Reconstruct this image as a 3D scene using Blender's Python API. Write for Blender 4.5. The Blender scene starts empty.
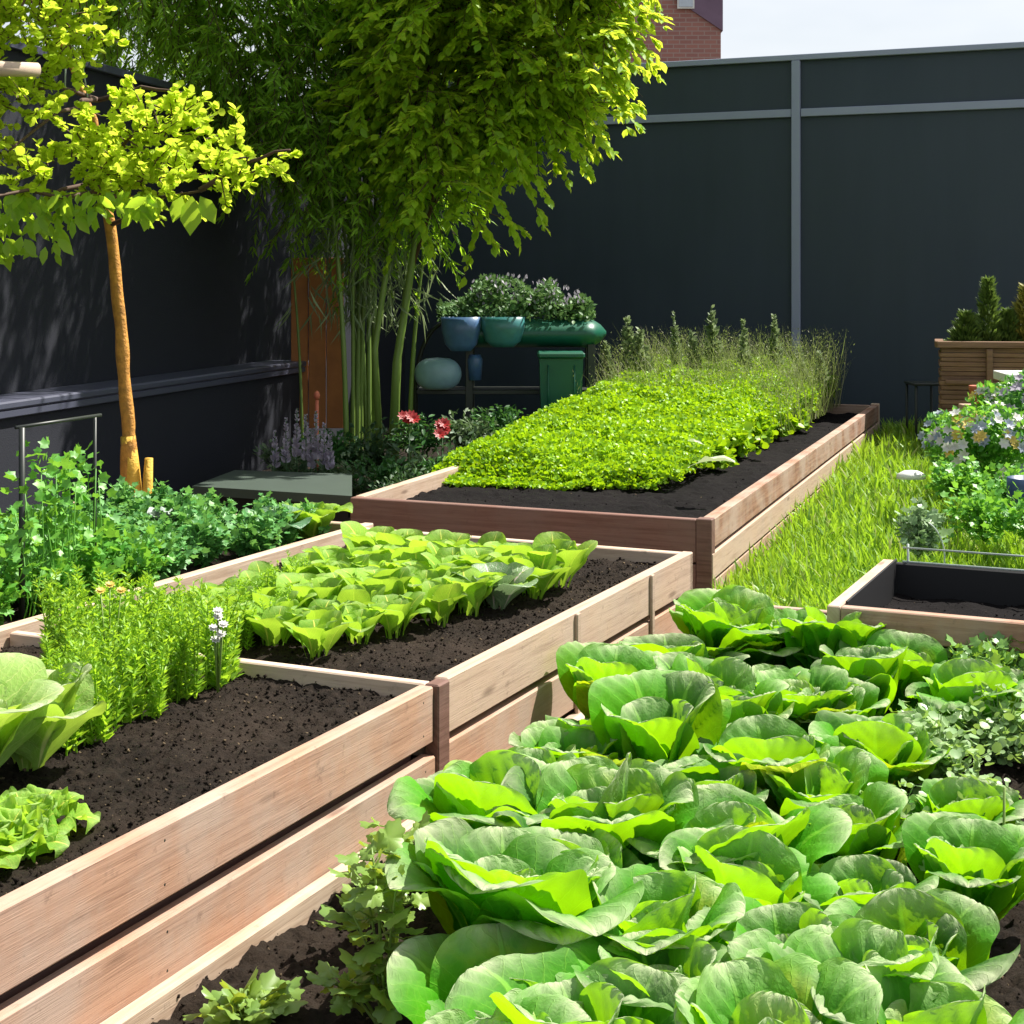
import bpy, math, random
import numpy as np
from mathutils import Vector
rs = np.random.RandomState(7)
random.seed(7)
PI = math.pi
F, H, HZ = 1539.0, 1.5, 280.0
SC = bpy.context.scene
COL = SC.collection

# ---------------------------------------------------------------- geometry helpers
def at(px, py, z):
    Y = F*(H-z)/(py-HZ)
    return np.array([(px-512)/F*Y, Y, z])
def dep(px, py, Y):
    return np.array([(px-512)/F*Y, Y, H-(py-HZ)*Y/F])
O1 = np.array([-.188, 4.01]); D1 = np.array([.418, .908]); D1 /= np.linalg.norm(D1); N1 = np.array([-D1[1], D1[0]])
def A(s, t, z=0.):                       # frame of the near beds
    p = O1+s*D1+t*N1; return np.array([p[0], p[1], z])
O2 = np.array([.916, 7.05]); D2 = np.array([.335, .942]); D2 /= np.linalg.norm(D2); N2 = np.array([-.918, .397]); N2 /= np.linalg.norm(N2)
def B(s, t, z=0.):                       # frame of the far bed
    p = O2+s*D2+t*N2; return np.array([p[0], p[1], z])

def _h(ix, iy, iz, seed):
    with np.errstate(over='ignore'):
        n = (ix*374761393+iy*668265263+iz*2147483647+seed*974711).astype(np.int64)
        n = (n ^ (n >> 13))*1274126177 & 0x7fffffff
        n = n ^ (n >> 16)
    return (n & 0xffff)/65535.0
def vnoise(p, seed=0):
    p = np.asarray(p, float); i = np.floor(p).astype(np.int64); f = p-i; f = f*f*(3-2*f)
    r = 0
    for dx in (0, 1):
        for dy in (0, 1):
            for dz in (0, 1):
                w = (f[:, 0] if dx else 1-f[:, 0])*(f[:, 1] if dy else 1-f[:, 1])*(f[:, 2] if dz else 1-f[:, 2])
                r = r+w*_h(i[:, 0]+dx, i[:, 1]+dy, i[:, 2]+dz, seed)
    return r
def fbm(p, seed=0, oct=4):
    r = 0; a = .5; p = np.asarray(p, float)
    for k in range(oct): r = r+a*(vnoise(p, seed+k)-.5); a *= .5; p = p*2.03+11.7
    return r

def norm(v): return v/np.maximum(np.linalg.norm(v, axis=-1, keepdims=True), 1e-9)

class G:
    def __init__(s): s.V = []; s.T = []; s.Q = []; s.U = []; s.R = []; s.n = 0
    def add(s, V, tris=None, quads=None, uv=None, rnd=0.5):
        V = np.asarray(V, float).reshape(-1, 3); k = len(V)
        s.V.append(V)
        s.U.append(np.zeros((k, 2)) if uv is None else np.asarray(uv, float).reshape(-1, 2))
        s.R.append(np.full(k, rnd, float) if np.isscalar(rnd) else np.asarray(rnd, float).reshape(-1))
        if tris is not None and len(tris): s.T.append(np.asarray(tris, np.int64)+s.n)
        if quads is not None and len(quads): s.Q.append(np.asarray(quads, np.int64)+s.n)
        s.n += k
    def stamp(s, T, P, D, N, S, rnd=None, wid=1.0):
        tv, tf = T; P = np.asarray(P, float); n = len(P)
        if n == 0: return
        D = norm(np.broadcast_to(np.asarray(D, float), (n, 3))); N = np.broadcast_to(np.asarray(N, float), (n, 3))
        X = norm(np.cross(D, N)+1e-6); Z = np.cross(X, D)
        S = np.broadcast_to(np.asarray(S, float), (n,))[:, None, None]
        V = P[:, None, :]+S*(tv[None, :, 0:1]*wid*X[:, None, :]+tv[None, :, 1:2]*D[:, None, :]+tv[None, :, 2:3]*Z[:, None, :])
        k = len(tv)
        R = rs.rand(n) if rnd is None else np.broadcast_to(rnd, (n,))
        f = (np.array(tf)[None]+(np.arange(n)*k)[:, None, None]).reshape(-1, len(tf[0]))
        uv = np.tile(np.stack([tv[:, 0]*.5+.5, tv[:, 1]], 1), (n, 1))
        s.add(V.reshape(-1, 3), tris=f if f.shape[1] == 3 else None, quads=f if f.shape[1] == 4 else None, uv=uv, rnd=np.repeat(R, k))
    def tube(s, pts, rad, sides=7, rnd=.5, cap=True):
        pts = np.asarray(pts, float); n = len(pts); rad = np.broadcast_to(np.asarray(rad, float), (n,))
        t = norm(np.gradient(pts, axis=0)); ref = np.array([0, 0, 1.]) if abs(t[0, 2]) < .9 else np.array([1., 0, 0])
        x = norm(np.cross(t, ref)); y = np.cross(t, x)
        a = np.linspace(0, 2*PI, sides, endpoint=False)
        V = pts[:, None]+rad[:, None, None]*(np.cos(a)[None, :, None]*x[:, None]+np.sin(a)[None, :, None]*y[:, None])
        q = []
        for i in range(n-1):
            for j in range(sides):
                k = (j+1) % sides; q.append((i*sides+j, i*sides+k, (i+1)*sides+k, (i+1)*sides+j))
        L = np.concatenate([[0], np.cumsum(np.linalg.norm(np.diff(pts, axis=0), axis=1))])
        uv = np.stack([np.repeat(L, sides), np.tile(a, n)], 1)
        V = V.reshape(-1, 3); tr = []
        if cap:
            V = np.concatenate([V, pts[:1], pts[-1:]]); uv = np.concatenate([uv, [[0, 0], [L[-1], 0]]]); m = n*sides
            for j in range(sides):
                k = (j+1) % sides; tr.append((m, k, j)); tr.append((m+1, (n-1)*sides+j, (n-1)*sides+k))
        s.add(V, tris=tr, quads=q, uv=uv, rnd=rnd)
    def box(s, c, d1, d2, d3, rnd=.5, bev=.004):
        """box with one corner c and edge vectors d1 (long), d2, d3; chamfered"""
        c = np.asarray(c, float); E = [np.asarray(d, float) for d in (d1, d2, d3)]; Ln = [np.linalg.norm(e) for e in E]; U = [e/l for e, l in zip(E, Ln)]
        b = min(bev, min(Ln)*.3); V = []; idx = {}; uv = []
        for sx in (0, 1):
            for sy in (0, 1):
                for sz in (0, 1):
                    for ax in range(3):
                        o = [sx*Ln[0], sy*Ln[1], sz*Ln[2]]
                        for q in range(3):
                            if q != ax: o[q] += (b if (sx, sy, sz)[q] == 0 else -b)
                        idx[(sx, sy, sz, ax)] = len(V)
                        V.append(c+U[0]*o[0]+U[1]*o[1]+U[2]*o[2]); uv.append((o[0]+rnd*7, o[1]+o[2]*1.0+rnd*3))
        q = []; t = []
        for ax in range(3):
            o1, o2 = [k for k in range(3) if k != ax]
            for sd in (0, 1):
                f = []
                for (p, r) in ((0, 0), (1, 0), (1, 1), (0, 1)):
                    k = [0, 0, 0]; k[ax] = sd; k[o1] = p; k[o2] = r; f.append(idx[(k[0], k[1], k[2], ax)])
                q.append(f)
        for ax in range(3):                # edges along ax
            o1, o2 = [k for k in range(3) if k != ax]
            for p in (0, 1):
                for r in (0, 1):
                    k0 = [0, 0, 0]; k0[o1] = p; k0[o2] = r; k1 = list(k0); k1[ax] = 1
                    q.append([idx[(*k0, o1)], idx[(*k1, o1)], idx[(*k1, o2)], idx[(*k0, o2)]])
        for k in [(x, y, z) for x in (0, 1) for y in (0, 1) for z in (0, 1)]:
            t.append([idx[(*k, 0)], idx[(*k, 1)], idx[(*k, 2)]])
        s.add(V, tris=t, quads=q, uv=uv, rnd=rnd); s._fix = True
    def lathe(s, c, prof, seg=28, rnd=.5, up=None, squash=(1, 1)):
        c = np.asarray(c, float); a = np.linspace(0, 2*PI, seg, endpoint=False); V = []; q = []; n = len(prof)
        for r, z in prof:
            V.append(np.stack([c[0]+squash[0]*r*np.cos(a), c[1]+squash[1]*r*np.sin(a), np.full(seg, c[2]+z)], 1))
        for i in range(n-1):
            for j in range(seg):
                k = (j+1) % seg; q.append((i*seg+j, i*seg+k, (i+1)*seg+k, (i+1)*seg+j))
        s.add(np.concatenate(V), quads=q, rnd=rnd)
    def grid(s, P, nu, nv, uv=None, rnd=.5):
        i = np.arange(nv-1)[:, None]*nu+np.arange(nu-1)[None]; i = i.reshape(-1)
        s.add(P, quads=np.stack([i, i+1, i+nu+1, i+nu], 1), uv=uv, rnd=rnd)
    def mesh(s, name, mat, smooth=True):
        m = bpy.data.meshes.new(name); V = np.concatenate(s.V); m.vertices.add(len(V)); m.vertices.foreach_set('co', V.reshape(-1).astype(np.float32))
        T = np.concatenate(s.T) if s.T else np.zeros((0, 3), int); Q = np.concatenate(s.Q) if s.Q else np.zeros((0, 4), int)
        li = np.concatenate([T.reshape(-1), Q.reshape(-1)]).astype(np.int32)
        m.loops.add(len(li)); m.loops.foreach_set('vertex_index', li)
        tot = np.concatenate([np.full(len(T), 3), np.full(len(Q), 4)]).astype(np.int32); st = np.concatenate([[0], np.cumsum(tot)[:-1]]).astype(np.int32)
        m.polygons.add(len(tot)); m.polygons.foreach_set('loop_start', st); m.polygons.foreach_set('loop_total', tot)
        m.polygons.foreach_set('use_smooth', np.full(len(tot), smooth))
        u = m.uv_layers.new(name='UVMap'); U = np.concatenate(s.U)[li]; u.data.foreach_set('uv', U.reshape(-1).astype(np.float32))
        a = m.attributes.new('rnd', 'FLOAT', 'POINT'); a.data.foreach_set('value', np.concatenate(s.R).astype(np.float32))
        m.update(calc_edges=True); m.validate()
        if getattr(s, '_fix', False):
            import bmesh
            bm = bmesh.new(); bm.from_mesh(m); bmesh.ops.recalc_face_normals(bm, faces=bm.faces); bm.to_mesh(m); bm.free()
        m.materials.append(mat)
        return m
    def build(s, name, mat, parent=None, smooth=True, loc=None):
        m = s.mesh(name, mat, smooth)
        o = bpy.data.objects.new(name, m); COL.objects.link(o)
        if parent is not None:
            o.parent = parent
            if loc is None:                      # vertices are in world space: undo the parent's location
                o.location = (-parent.location[0], -parent.location[1], -parent.location[2])
            else: o.location = loc
        elif loc is not None: o.location = loc
        return o

def tag(o, label=None, cat=None, group=None, kind=None):
    if label: o['label'] = label
    if cat: o['category'] = cat
    if group: o['group'] = group
    if kind: o['kind'] = kind
    return o
def thing(name, label, cat, loc=(0, 0, 0), group=None):
    o = bpy.data.objects.new(name, None); o.empty_display_size = .05; COL.objects.link(o); o.location = tuple(float(x) for x in loc)
    return tag(o, label, cat, group)
def place(proto, loc, rz=0, sc=1, label=None, cat=None, group=None, used=set(), rx=0, ry=0):
    """first use moves the prototype itself, later uses copy it with its parts"""
    if proto.name in used:
        r = proto.copy(); COL.objects.link(r)
        for k in ('label', 'category', 'group'):
            if k in r: del r[k]
        for ch in list(proto.children):
            c = ch.copy(); COL.objects.link(c); c.parent = r
            for g in list(ch.children):
                d = g.copy(); COL.objects.link(d); d.parent = c
    else:
        r = proto; used.add(proto.name)
    r.location = tuple(float(x) for x in loc); r.rotation_euler = (rx, ry, rz)
    r.scale = (sc, sc, sc) if np.isscalar(sc) else sc
    return tag(r, label, cat, group)

# ---------------------------------------------------------------- materials
def newmat(name):
    m = bpy.data.materials.new(name); m.use_nodes = True; nt = m.node_tree; nt.nodes.clear()
    return m, nt
class N:
    def __init__(s, nt): s.nt = nt
    def n(s, typ, **kw):
        d = s.nt.nodes.new(typ)
        for k, v in kw.items():
            if k.startswith('_'): setattr(d, k[1:], v)
            else:
                key = int(k[1:]) if k[0] == 'i' and k[1:].isdigit() else k.replace('_', ' ')
                s.set(d.inputs[key], v)
        return d
    def set(s, inp, v):
        if isinstance(v, bpy.types.NodeSocket): s.nt.links.new(v, inp)
        elif isinstance(v, bpy.types.Node): s.nt.links.new(v.outputs[0], inp)
        else:
            if isinstance(v, (tuple, list)) and len(v) == 3 and inp.type == 'RGBA': v = (*v, 1)
            inp.default_value = v
    def math(s, op, a, b=None, c=None, clamp=False):
        d = s.nt.nodes.new('ShaderNodeMath'); d.operation = op; d.use_clamp = clamp; s.set(d.inputs[0], a)
        if b is not None: s.set(d.inputs[1], b)
        if c is not None: s.set(d.inputs[2], c)
        return d.outputs[0]
    def mix(s, f, a, b, blend='MIX'):
        d = s.nt.nodes.new('ShaderNodeMix'); d.data_type = 'RGBA'; d.blend_type = blend
        s.set(d.inputs[0], f); s.set(d.inputs[6], a); s.set(d.inputs[7], b); return d.outputs[2]
    def ramp(s, f, stops):
        d = s.nt.nodes.new('ShaderNodeValToRGB'); s.set(d.inputs[0], f); e = d.color_ramp.elements
        while len(e) < len(stops): e.new(.5)
        for k, (p, c) in enumerate(stops): e[k].position = p; e[k].color = (*c, 1) if len(c) == 3 else c
        return d.outputs[0]
    def noise(s, vec=None, scale=5, detail=4, rough=.55, dist=0):
        d = s.nt.nodes.new('ShaderNodeTexNoise'); d.inputs['Scale'].default_value = scale; d.inputs['Detail'].default_value = detail
        d.inputs['Roughness'].default_value = rough; d.inputs['Distortion'].default_value = dist
        if vec is not None: s.set(d.inputs['Vector'], vec)
        return d.outputs[0]
    def out(s, sh):
        o = s.nt.nodes.new('ShaderNodeOutputMaterial'); s.nt.links.new(sh.outputs[0] if isinstance(sh, bpy.types.Node) else sh, o.inputs[0])

def leafmat(name, dark, light, third=None, *a, **k_):
    if third is not None and isinstance(third, dict): return leafmat_(name, dark, light, *a, third=third['c'], **k_)
    return leafmat_(name, dark, light, third, *a, **k_)
def leafmat_(name, dark, light, trans=None, rough=.42, tf=.4, veins=False, spec=.5, objvar=.25, sat=1.0, wax=0., third=None, tip=0.):
    m, nt = newmat(name); k = N(nt)
    at_ = k.n('ShaderNodeAttribute', _attribute_name='rnd'); oi = k.n('ShaderNodeObjectInfo')
    f = k.math('ADD', k.math('MULTIPLY', at_.outputs['Fac'], 1-objvar), k.math('MULTIPLY', oi.outputs['Random'], objvar))
    tc = k.n('ShaderNodeTexCoord')
    ns = k.noise(tc.outputs['Object'], 9, 3)
    f = k.math('ADD', f, k.math('MULTIPLY', k.math('SUBTRACT', ns, .5), .5), clamp=True)
    col = k.mix(f, dark, light) if third is None else k.ramp(f, [(.0, dark), (.62, light), (.80, light), (.92, third)])
    bump = None
    if veins:
        uv = k.n('ShaderNodeSeparateXYZ', i0=tc.outputs['UV'])
        au = k.math('ABSOLUTE', k.math('MULTIPLY_ADD', uv.outputs[0], 2., -1.))
        t = k.math('SUBTRACT', k.math('MULTIPLY', uv.outputs[1], 7.), k.math('MULTIPLY', au, 3.))
        wob = k.noise(tc.outputs['UV'], 6, 2); t = k.math('ADD', t, k.math('MULTIPLY', wob, .7))
        fr = k.math('FRACT', t); dist = k.math('SUBTRACT', .5, k.math('ABSOLUTE', k.math('SUBTRACT', fr, .5)))
        lat = k.math('SUBTRACT', 1., k.math('DIVIDE', dist, .05), clamp=True)
        mid = k.math('SUBTRACT', 1., k.math('DIVIDE', au, k.math('MULTIPLY_ADD', uv.outputs[1], -.11, .14)), clamp=True)
        vor = k.n('ShaderNodeTexVoronoi', _feature='DISTANCE_TO_EDGE', Vector=k.n('ShaderNodeVectorMath', _operation='MULTIPLY', i0=tc.outputs['UV'], i1=(15., 12., 1.)).outputs[0], Scale=1.)
        fine = k.math('SUBTRACT', 1., k.math('DIVIDE', vor.outputs['Distance'], .09), clamp=True)
        v = k.math('MAXIMUM', k.math('MULTIPLY', k.math('MAXIMUM', k.math('MULTIPLY', lat, .55), k.math('MULTIPLY', fine, .16)), 1.), k.math('MULTIPLY', k.math('MULTIPLY', mid, 2., clamp=True), .85))
        veincol = (min(1, light[0]*2.6+.05), min(1, light[1]*1.5+.06), light[2]*2.5+.03)
        col = k.mix(v, col, veincol)
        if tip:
            sunlit_tip = k.math('MULTIPLY', k.math('POWER', uv.outputs[1], 8.), k.noise(tc.outputs['UV'], 5, 3)); sunlit_tip = k.math('MULTIPLY', sunlit_tip, tip*1.8, clamp=True)
            col = k.mix(sunlit_tip, col, (.66, .70, .46))  # pale leaf ends: sunlit white tops painted into the colour
        hgt = k.math('ADD', k.math('MULTIPLY', v, -.6), k.math('MULTIPLY', k.noise(tc.outputs['UV'], 34, 3), .5))
        bump = k.n('ShaderNodeBump', Strength=.55, Distance=.006, Height=hgt).outputs[0]
    if wax:
        wn = k.noise(tc.outputs['Object'], 60, 3)
        col = k.mix(k.math('MULTIPLY', wn, wax), col, (.5, .62, .42))
    p = k.n('ShaderNodeBsdfPrincipled', Base_Color=col, Roughness=rough); p.inputs['Specular IOR Level'].default_value = spec
    if bump is not None: k.set(p.inputs['Normal'], bump)
    tr = trans or tuple(min(1, c*2.2) for c in light)
    tl = k.n('ShaderNodeBsdfTranslucent', Color=k.mix(f, tuple(c*.6 for c in tr), tr))
    mx = k.n('ShaderNodeMixShader', i0=tf, i1=p, i2=tl); k.out(mx); return m

def plain(name, col, rough=.6, metal=0., spec=.5, var=.15, scale=6., bump=0., bscale=40.):
    m, nt = newmat(name); k = N(nt); tc = k.n('ShaderNodeTexCoord')
    ns = k.noise(tc.outputs['Object'], scale, 5)
    c = k.mix(ns, tuple(x*(1-var) for x in col), tuple(min(1, x*(1+var)) for x in col))
    p = k.n('ShaderNodeBsdfPrincipled', Base_Color=c, Roughness=rough, Metallic=metal); p.inputs['Specular IOR Level'].default_value = spec
    if bump:
        k.set(p.inputs['Normal'], k.n('ShaderNodeBump', Strength=bump, Distance=.01, Height=k.noise(tc.outputs['Object'], bscale, 4)).outputs[0])
    k.out(p); return m

def woodmat(name, c0, c1, grey=(.33, .28, .24), gf=.5):
    m, nt = newmat(name); k = N(nt); tc = k.n('ShaderNodeTexCoord'); at_ = k.n('ShaderNodeAttribute', _attribute_name='rnd')
    st = k.n('ShaderNodeVectorMath', _operation='MULTIPLY', i0=tc.outputs['UV'], i1=(1.2, 26., 1.)).outputs[0]
    g = k.noise(st, 2.2, 6, .6, .6)
    st2 = k.n('ShaderNodeVectorMath', _operation='MULTIPLY', i0=tc.outputs['UV'], i1=(5., 160., 1.)).outputs[0]
    g2 = k.noise(st2, 2., 3, .6)
    f = k.math('ADD', k.math('MULTIPLY', g, .8), k.math('MULTIPLY', at_.outputs['Fac'], .25))
    c = k.ramp(f, [(.34, c0), (.64, c1)])
    blot = k.noise(tc.outputs['Object'], 3.5, 5, .6)
    c = k.mix(k.math('MULTIPLY', k.ramp(blot, [(.4, (0, 0, 0)), (.62, (1, 1, 1))]), gf), c, grey)
    kn = k.n('ShaderNodeTexVoronoi', Vector=k.n('ShaderNodeVectorMath', _operation='MULTIPLY', i0=tc.outputs['UV'], i1=(2.2, 9., 1.)).outputs[0], Scale=1.)
    kmask = k.ramp(kn.outputs['Distance'], [(.05, (1, 1, 1)), (.13, (0, 0, 0))])
    c = k.mix(k.math('MULTIPLY', kmask, .55), c, (.07, .035, .02))
    c = k.mix(k.math('MULTIPLY', k.ramp(g2, [(.55, (0, 0, 0)), (.75, (1, 1, 1))]), .35), c, (.1, .05, .03))
    spl = k.ramp(k.noise(tc.outputs['Object'], 24, 6, .7), [(.60, (0, 0, 0)), (.70, (1, 1, 1))]); c = k.mix(k.math('MULTIPLY', spl, .35), c, (.08, .055, .04))
    h = k.math('ADD', k.math('MULTIPLY', g2, .6), k.math('MULTIPLY', g, .6))
    p = k.n('ShaderNodeBsdfPrincipled', Base_Color=c, Roughness=.72, Normal=k.n('ShaderNodeBump', Strength=.35, Distance=.004, Height=h).outputs[0])
    p.inputs['Specular IOR Level'].default_value = .3
    k.out(p); return m

def soilmat(name, c0=(.008, .006, .006), c1=(.055, .042, .038)):
    m, nt = newmat(name); k = N(nt); tc = k.n('ShaderNodeTexCoord')
    a = k.noise(tc.outputs['Object'], 55, 8, .7); b = k.noise(tc.outputs['Object'], 5, 4)
    c = k.ramp(a, [(.3, c0), (.62, c1), (.8, tuple(x*2. for x in c1))])
    c = k.mix(k.math('MULTIPLY', b, .5), c, c0)
    at_ = k.n('ShaderNodeAttribute', _attribute_name='rnd'); c = k.mix(k.math('GREATER_THAN', at_.outputs['Fac'], .945), c, (.19, .14, .085))
    c = k.mix(k.math('MULTIPLY', k.ramp(k.noise(tc.outputs['Object'], 2.2, 5), [(.45, (0, 0, 0)), (.7, (1, 1, 1))]), .5), c, tuple(x*1.5 for x in c1))
    p = k.n('ShaderNodeBsdfPrincipled', Base_Color=c, Roughness=.95, Normal=k.n('ShaderNodeBump', Strength=.9, Distance=.014, Height=k.noise(tc.outputs['Object'], 90, 8, .75)).outputs[0])
    p.inputs['Specular IOR Level'].default_value = .15
    k.out(p); return m

def brickmat():
    m, nt = newmat('brickwork'); k = N(nt); tc = k.n('ShaderNodeTexCoord')
    sp = k.n('ShaderNodeSeparateXYZ', i0=tc.outputs['Object']); cb = k.n('ShaderNodeCombineXYZ', i0=k.math('ADD', sp.outputs[0], sp.outputs[1]), i1=sp.outputs[2])
    br = k.n('ShaderNodeTexBrick', Vector=cb.outputs[0], Color1=(.36, .15, .11), Color2=(.27, .11, .09), Mortar=(.35, .26, .22), Scale=1., Mortar_Size=.02)
    br.inputs['Brick Width'].default_value = .45; br.inputs['Row Height'].default_value = .16
    c = k.mix(k.math('MULTIPLY', k.noise(tc.outputs['Object'], .6, 4), .6), br.outputs[0], (.32, .17, .15))
    k.out(k.n('ShaderNodeBsdfPrincipled', Base_Color=c, Roughness=.85)); return m

WOOD = woodmat('cedar_boards', (.21, .105, .065), (.44, .255, .17), (.42, .32, .26), .75)
WOODP = woodmat('pale_boards', (.38, .26, .18), (.62, .47, .35), (.55, .45, .37), .4)
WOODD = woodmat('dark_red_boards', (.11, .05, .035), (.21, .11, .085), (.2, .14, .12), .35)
WOODG = woodmat('grey_brown_boards', (.27, .17, .12), (.48, .34, .25), (.44, .35, .29), .4)
SOIL = soilmat('dark_compost', (.004, .003, .002), (.034, .024, .017))
SOILD = soilmat('black_compost', (.002, .0015, .0015), (.008, .006, .006))
LET = leafmat('lettuce_leaf', (.005, .105, .002), (.065, .33, .005), {'c': (.32, .46, .010)}, (.40, .80, .005), .70, .48, True, .015, .15, wax=.0, tip=1.0)  # last colour stop paints backlit yellow, tip paints sunlit white tops
LETY = leafmat('young_lettuce_leaf', (.13, .34, .015), (.33, .57, .05), (.52, .8, .05), .6, .45, True, .08, .3, wax=.05, tip=.35)
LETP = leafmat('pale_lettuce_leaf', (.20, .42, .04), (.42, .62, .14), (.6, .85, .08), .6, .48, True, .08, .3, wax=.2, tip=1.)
HERB = leafmat('herb_leaf', (.05, .25, .02), (.20, .46, .07), (.35, .72, .06), .45, .35)
HERBB = leafmat('blue_green_leaf', (.05, .23, .04), (.20, .44, .13), (.3, .65, .12), .5, .3)
FEATH = leafmat('feathery_leaf', (.14, .34, .015), (.34, .56, .04), (.55, .85, .04), .5, .45)
MICRO = leafmat('seedling_leaf', (.14, .33, .005), (.34, .56, .010), (.52, .78, .012), .45, .4)
GRASS = leafmat('grass_blade', (.08, .22, .010), (.24, .43, .03), {'c': (.42, .42, .14)}, (.40, .64, .03), .5, .42)
DRYG = leafmat('seed_grass', (.09, .15, .03), (.31, .29, .14), (.32, .42, .10), .6, .35)
STALK = leafmat('seed_stalk_leaf', (.10, .17, .07), (.30, .36, .18), (.35, .45, .2), .6, .3)
BAMB = leafmat('bamboo_leaf', (.05, .17, .008), (.26, .46, .03), (.55, .88, .04), .6, .48)
ACER = leafmat('maple_leaf', (.12, .33, .006), (.50, .70, .04), (.85, 1., .07), .55, .58)
YTREE = leafmat('yellow_green_leaf', (.30, .48, .01), (.62, .78, .05), (.84, 1., .08), .6, .58, spec=.1)
SHRUB = leafmat('shrub_leaf', (.02, .06, .02), (.08, .16, .06), (.1, .2, .05), .55, .25)
CONIF = leafmat('conifer_leaf', (.05, .11, .02), (.14, .22, .04), (.2, .3, .05), .55, .3)
PETW = leafmat('white_petal', (.55, .52, .5), (.8, .78, .76), (.6, .6, .55), .5, .3)
PETR = leafmat('red_petal', (.28, .006, .01), (.5, .02, .015), (.5, .03, .02), .5, .3)
PETL = leafmat('lavender_petal', (.32, .28, .36), (.55, .5, .6), (.5, .45, .55), .5, .3)
PETY = leafmat('yellow_petal', (.55, .38, .05), (.75, .6, .15), (.7, .5, .1), .5, .3)
PETB = leafmat('blue_grey_petal', (.20, .26, .36), (.42, .46, .55), (.4, .45, .5), .5, .3)
STEM = plain('green_stem', (.16, .26, .04), .55)
CANE = plain('bamboo_cane', (.14, .22, .04), .4, var=.4, scale=3)
TWIG = plain('brown_twig', (.09, .05, .03), .8)
BARK = plain('orange_bark', (.52, .24, .04), .75, var=.75, scale=22, bump=.8, bscale=60)
BARKY = plain('yellow_bark', (.60, .36, .04), .75, var=.5, scale=14, bump=.8, bscale=60)
WALL = plain('charcoal_render', (.016, .018, .026), .75, var=.12, scale=2.5, bump=.25, bscale=120, spec=.35)
WALLB = plain('slate_panel', (.022, .036, .048), .7, var=.14, scale=1.2, bump=.08, bscale=60, spec=.4)
def streaks():
    m, nt = newmat('slate_panel_weathered'); k = N(nt); tc = k.n('ShaderNodeTexCoord')
    st = k.n('ShaderNodeVectorMath', _operation='MULTIPLY', i0=tc.outputs['Object'], i1=(2.5, 2.5, .3)).outputs[0]
    a = k.noise(st, 1.5, 5, .6); b = k.noise(tc.outputs['Object'], .7, 5, .6)
    c = k.ramp(k.math('ADD', k.math('MULTIPLY', a, .6), k.math('MULTIPLY', b, .5)), [(.30, (.018, .031, .045)), (.80, (.032, .048, .068))])
    p = k.n('ShaderNodeBsdfPrincipled', Base_Color=c, Roughness=k.math('MULTIPLY_ADD', b, .5, .35), Normal=k.n('ShaderNodeBump', Strength=.12, Distance=.02, Height=k.noise(tc.outputs['Object'], 1.1, 2)).outputs[0]); k.out(p); return m
WALLB = streaks()
RAIL = plain('painted_metal_rail', (.27, .30, .40), .45, var=.06, spec=.5)
LEDGE = plain('dark_coping', (.07, .075, .11), .38, var=.1, spec=.6)
DKBOX = plain('dark_green_lid', (.05, .07, .055), .5, var=.15)
DKMET = plain('dark_metal', (.02, .025, .02), .45)
GREENP = plain('green_plastic', (.008, .10, .06), .4, var=.15)
BLUEG = plain('blue_glaze', (.06, .13, .26), .3, var=.35, scale=18)
TEALG = plain('teal_glaze', (.05, .20, .20), .3, var=.35, scale=18)
GREYG = plain('pale_blue_glaze', (.20, .33, .38), .4, var=.2, scale=18)
BLACK = plain('black_liner', (.005, .005, .006), .55)
WIRE = plain('pale_wire', (.45, .52, .48), .4, var=.05)
WHITE = plain('white_stone', (.72, .72, .68), .6, bump=.3)
ORANGEW = plain('orange_timber', (.38, .13, .03), .6, var=.35, scale=8)
NAVY = plain('navy_plastic', (.02, .05, .12), .4)
TERRA = plain('terracotta', (.45, .12, .06), .7)
BRICK = brickmat()

# ---------------------------------------------------------------- leaf templates
T_NAR = (np.array([[0, 0, 0], [.10, .35, .03], [0, .45, -.01], [-.10, .35, .03], [0, 1, -.08]]), [(0, 1, 2), (1, 4, 2), (4, 3, 2), (3, 0, 2)])
T_OV = (np.array([[0, 0, 0], [.24, .3, .06], [.26, .62, .05], [0, 1, -.06], [-.26, .62, .05], [-.24, .3, .06], [0, .5, -.02]]), [(0, 1, 6), (1, 2, 6), (2, 3, 6), (3, 4, 6), (4, 5, 6), (5, 0, 6)])
T_RND = (np.array([[0, 0, 0], [.38, .22, .05], [.48, .6, .07], [.2, .95, .0], [-.2, .95, .0], [-.48, .6, .07], [-.38, .22, .05], [0, .5, -.05]]), [(0, 1, 7), (1, 2, 7), (2, 3, 7), (3, 4, 7), (4, 5, 7), (5, 6, 7), (6, 0, 7)])
def lobed(n=5, inn=.42, spread=2.3):
    v = [[0, 0, 0]]; m = 2*n-1
    for i in range(m):
        a = -spread+2*spread*i/(m-1); r = (1. if i % 2 == 0 else inn)*(1-.25*abs(a)/spread)
        v.append([.62*r*math.sin(a), .38+.62*r*math.cos(a), .05*math.sin(i*1.7)])
    v.append([0, .35, -.04]); c = len(v)-1
    f = [(i, i+1, c) for i in range(1, m)]+[(0, 1, c), (m, 0, c)]
    return np.array(v), f
T_LOB = lobed(5, .62); T_LOB3 = lobed(3, .6, 1.7)
def parsleyleaf(m=41):
    v = [[0, 0, 0]]; a = np.linspace(-2.45, 2.45, m)
    for q in a:
        r = .60*(1-.30*abs(q)/2.45)*(.70+.30*abs(math.cos(q*1.55)))*(1+.10*math.cos(q*11))
        v.append([r*math.sin(q), .40+r*math.cos(q), .07*math.cos(q*3.1)-.05])
    v.append([0, .38, .02]); c = len(v)-1
    return np.array(v), [(i, i+1, c) for i in range(1, m)]+[(0, 1, c), (m, 0, c)]
T_PAR = parsleyleaf()
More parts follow.
